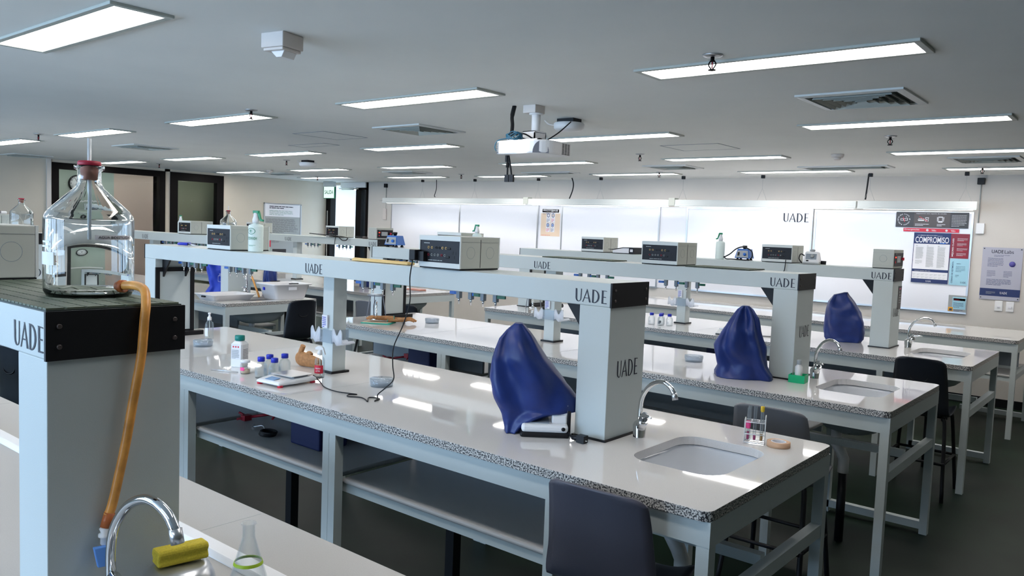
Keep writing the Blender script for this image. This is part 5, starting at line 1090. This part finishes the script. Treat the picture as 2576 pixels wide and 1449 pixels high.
# ---------------------------------------------------------------- things on the left-hand bench
t=thing('plastic_tub','large white plastic tub with black handles at the bench corner','tub',(-7.19,4.98,.9),-.05)
b=MB(); R=[]
for z,a,c in [(0,.13,.17),(.006,.135,.175),(.145,.165,.215),(.150,.185,.235),(.162,.185,.235),(.162,.172,.222),(.152,.160,.21),(.01,.128,.168)]:
    R.append([b.v((x,y,z)) for x,y in rrect(-a,-c,a,c,.04)])
for A,B in zip(R[:-1],R[1:]):
    for i in range(len(A)): b.f([A[i],A[(i+1)%len(A)],B[(i+1)%len(A)],B[i]],True)
b.f(R[0]); b.f(R[-1]); b.build('body','tub',t)
for y in(-.0,): MB().box(.172,-.055,.163,.187,.055,.172).build('handle','black',t,bev=.003); MB().box(-.187,-.055,.163,-.172,.055,.172).build('handle','black',t,bev=.003); MB().box(.172,-.055,.10,.176,.04,.13).build('label','paper',t); MB().box(-.06,-.215,.09,-.03,-.205,.12).build('sticker','capblue',t)
t=thing('plastic_tray','shallow white rectangular tray before the left faucet','tray',(-7.36,4.40,.9),.0)
b=MB(); R=[]
for z,a,c in [(0,.15,.20),(.05,.18,.235),(.055,.19,.245),(.060,.19,.245),(.056,.175,.23),(.01,.147,.197)]: R.append([b.v((x,y,z)) for x,y in rrect(-a,-c,a,c,.03)])
for A,B in zip(R[:-1],R[1:]):
    for i in range(len(A)): b.f([A[i],A[(i+1)%len(A)],B[(i+1)%len(A)],B[i]],True)
b.f(R[0]); b.f(R[-1]); b.build('tray','tub',t); MB().box(-.03,-.246,.030,.03,-.225,.045).build('handle_slot','black',t,bev=.004)
t=thing('sponge','yellow sponge beside the left-hand bench faucet','sponge',(-7.68,4.70,.9),.2); MB().box(-.06,-.03,0,.06,.03,.03).build('sponge','yellow',t,bev=.008)
cable([(-7.44,4.75,1.12),(-7.40,4.76,1.04),(-7.36,4.77,.96),(-7.34,4.78,.905)],.010,'orange rubber tube hanging from the left-hand bench faucet','hose','rubber_tube','hose')
t=thing('white_bottle','white bottle with red print behind the left faucet','bottle',(-7.52,5.14,.9)); MB().lathe([(0,0),(.033,0),(.035,.004),(.035,.10),(.022,.115),(.022,.12)],seg=20).build('body','white',t); MB().lathe([(.022,.118),(.024,.12),(.024,.145),(0,.147)],seg=18).build('cap','paper',t); curvelabel(t,.0358,-1.9,-1.0,.04,.05,'redprint','print')
t=thing('tissue_pack','pinkish packet on the far left bench edge','packet',(-7.35,7.05,.9)); MB().box(-.12,-.06,0,.12,.06,.02).build('packet','cork',t,bev=.006)
# ---------------------------------------------------------------- chairs
def chair(loc,rz,label,m,ring=True,w0=.185,w1=.15,top=.90,seat=.55):
    t=thing('lab_chair',label,'chair',loc,rz,group='plastic shell lab chairs')
    prof=[(.38,.600),(.34,.615),(.25,.605),(.12,.598),(.05,.610),(.012,.65),(-.005,.72),(-.018,.80),(-.032,.88),(-.048,.94),(-.058,.97)]
    SC=(top-seat)/.37; fz=lambda z: seat+(z-.6)*SC; prof=[(a_,fz(b_)) for a_,b_ in prof]
    P=spl([(0,a,b_) for a,b_ in prof],3); n=len(P); M_=12; b=MB(); V=[]
    for i,p in enumerate(P):
        u=i/(n-1); back=max(0,(u-.42)/.58); w=w0*(.90+.14*math.sin(min(1,u/.4)*PI/2)) if u<.45 else w0*1.04+(w1-w0*1.04)*back
        dz=0
        if u>.93: w*= (1-.16*((u-.93)/.07)**2)
        if u<.06: w*= .93
        row=[]
        for j in range(M_+1):
            s=-1+2*j/M_; curl=abs(s)**3
            y=p.y+(.035*curl if back>0 else 0)*min(1,back*3); z=p.z+(.035*curl if back==0 else .0)*(1-u)-(.012*abs(s)**4 if u>.93 else 0)
            row.append(b.v((s*w,y,z)))
        V.append(row)
    for i in range(n-1):
        for j in range(M_): b.f([V[i][j],V[i][j+1],V[i+1][j+1],V[i+1][j]],True)
    b.build('shell',m,t,solid=.009)
    if ring:
        b=MB(); b.T=Matrix.Translation((0,-.026,fz(.845)))@Matrix.Rotation(PI/2-.12,4,'X'); b.tube([(.055*math.cos(a),.032*math.sin(a),0) for a in [2*PI*i/24 for i in range(24)]],.004,6,closed=True); b.build('grip_ring','black',t)
    for sx in(-1,1):
        for y0,y1 in((.05,-.06),(.31,.37)): MB().tube(spl([(sx*.13,.19,seat-.025),(sx*.145,y0+(.03 if y0<.1 else 0),seat-.018),(sx*.165,y0,seat-.06),(sx*.20,y1,0)],5),.0125,10).build('leg','black',t)
    b=MB(); b.tube([(-.185,-.03,.25),(.185,-.03,.25)],.010,8); b.tube([(-.185,.35,.25),(.185,.35,.25)],.010,8); b.tube([(-.186,-.03,.25),(-.186,.35,.25)],.010,8); b.tube([(.186,-.03,.25),(.186,.35,.25)],.010,8); b.build('footrest','black',t); MB().tube([(-.15,.2,seat-.023),(.15,.2,seat-.023)],.012,8).build('seat_bar','black',t)
    return t
c_=chair((-1.335,2.10,0),.05,'dark grey shell chair in the foreground before the nearest sink','greychair',ring=False,w0=.200,w1=.172,top=.925)
chair((-1.42,3.72,0),.0,'mid grey shell chair behind the test tube rack','midchair',ring=False,w0=.205,w1=.17,top=.925)
dk=chair((-1.265,5.97,0),.0,'black shell chair before the third bench sink at the right','darkchair',top=.955)
for loc,rz,l in [((-7.05,3.62,0),.3,'black chair left of the tub bench, beyond the spray bottle'),((-5.75,5.35,0),.3,'black chair left of the second gantry pillar panel'),((-6.52,4.72,0),1.57,'black chair facing the tub bench end'),((-5.05,1.70,0),.2,'black chair seen left of the foreground pillar')]: dup(dk,loc,rz=rz,label=l)
chair((-6.60,5.62,0),.15,'grey chair just right of the white tub','midchair',ring=False)
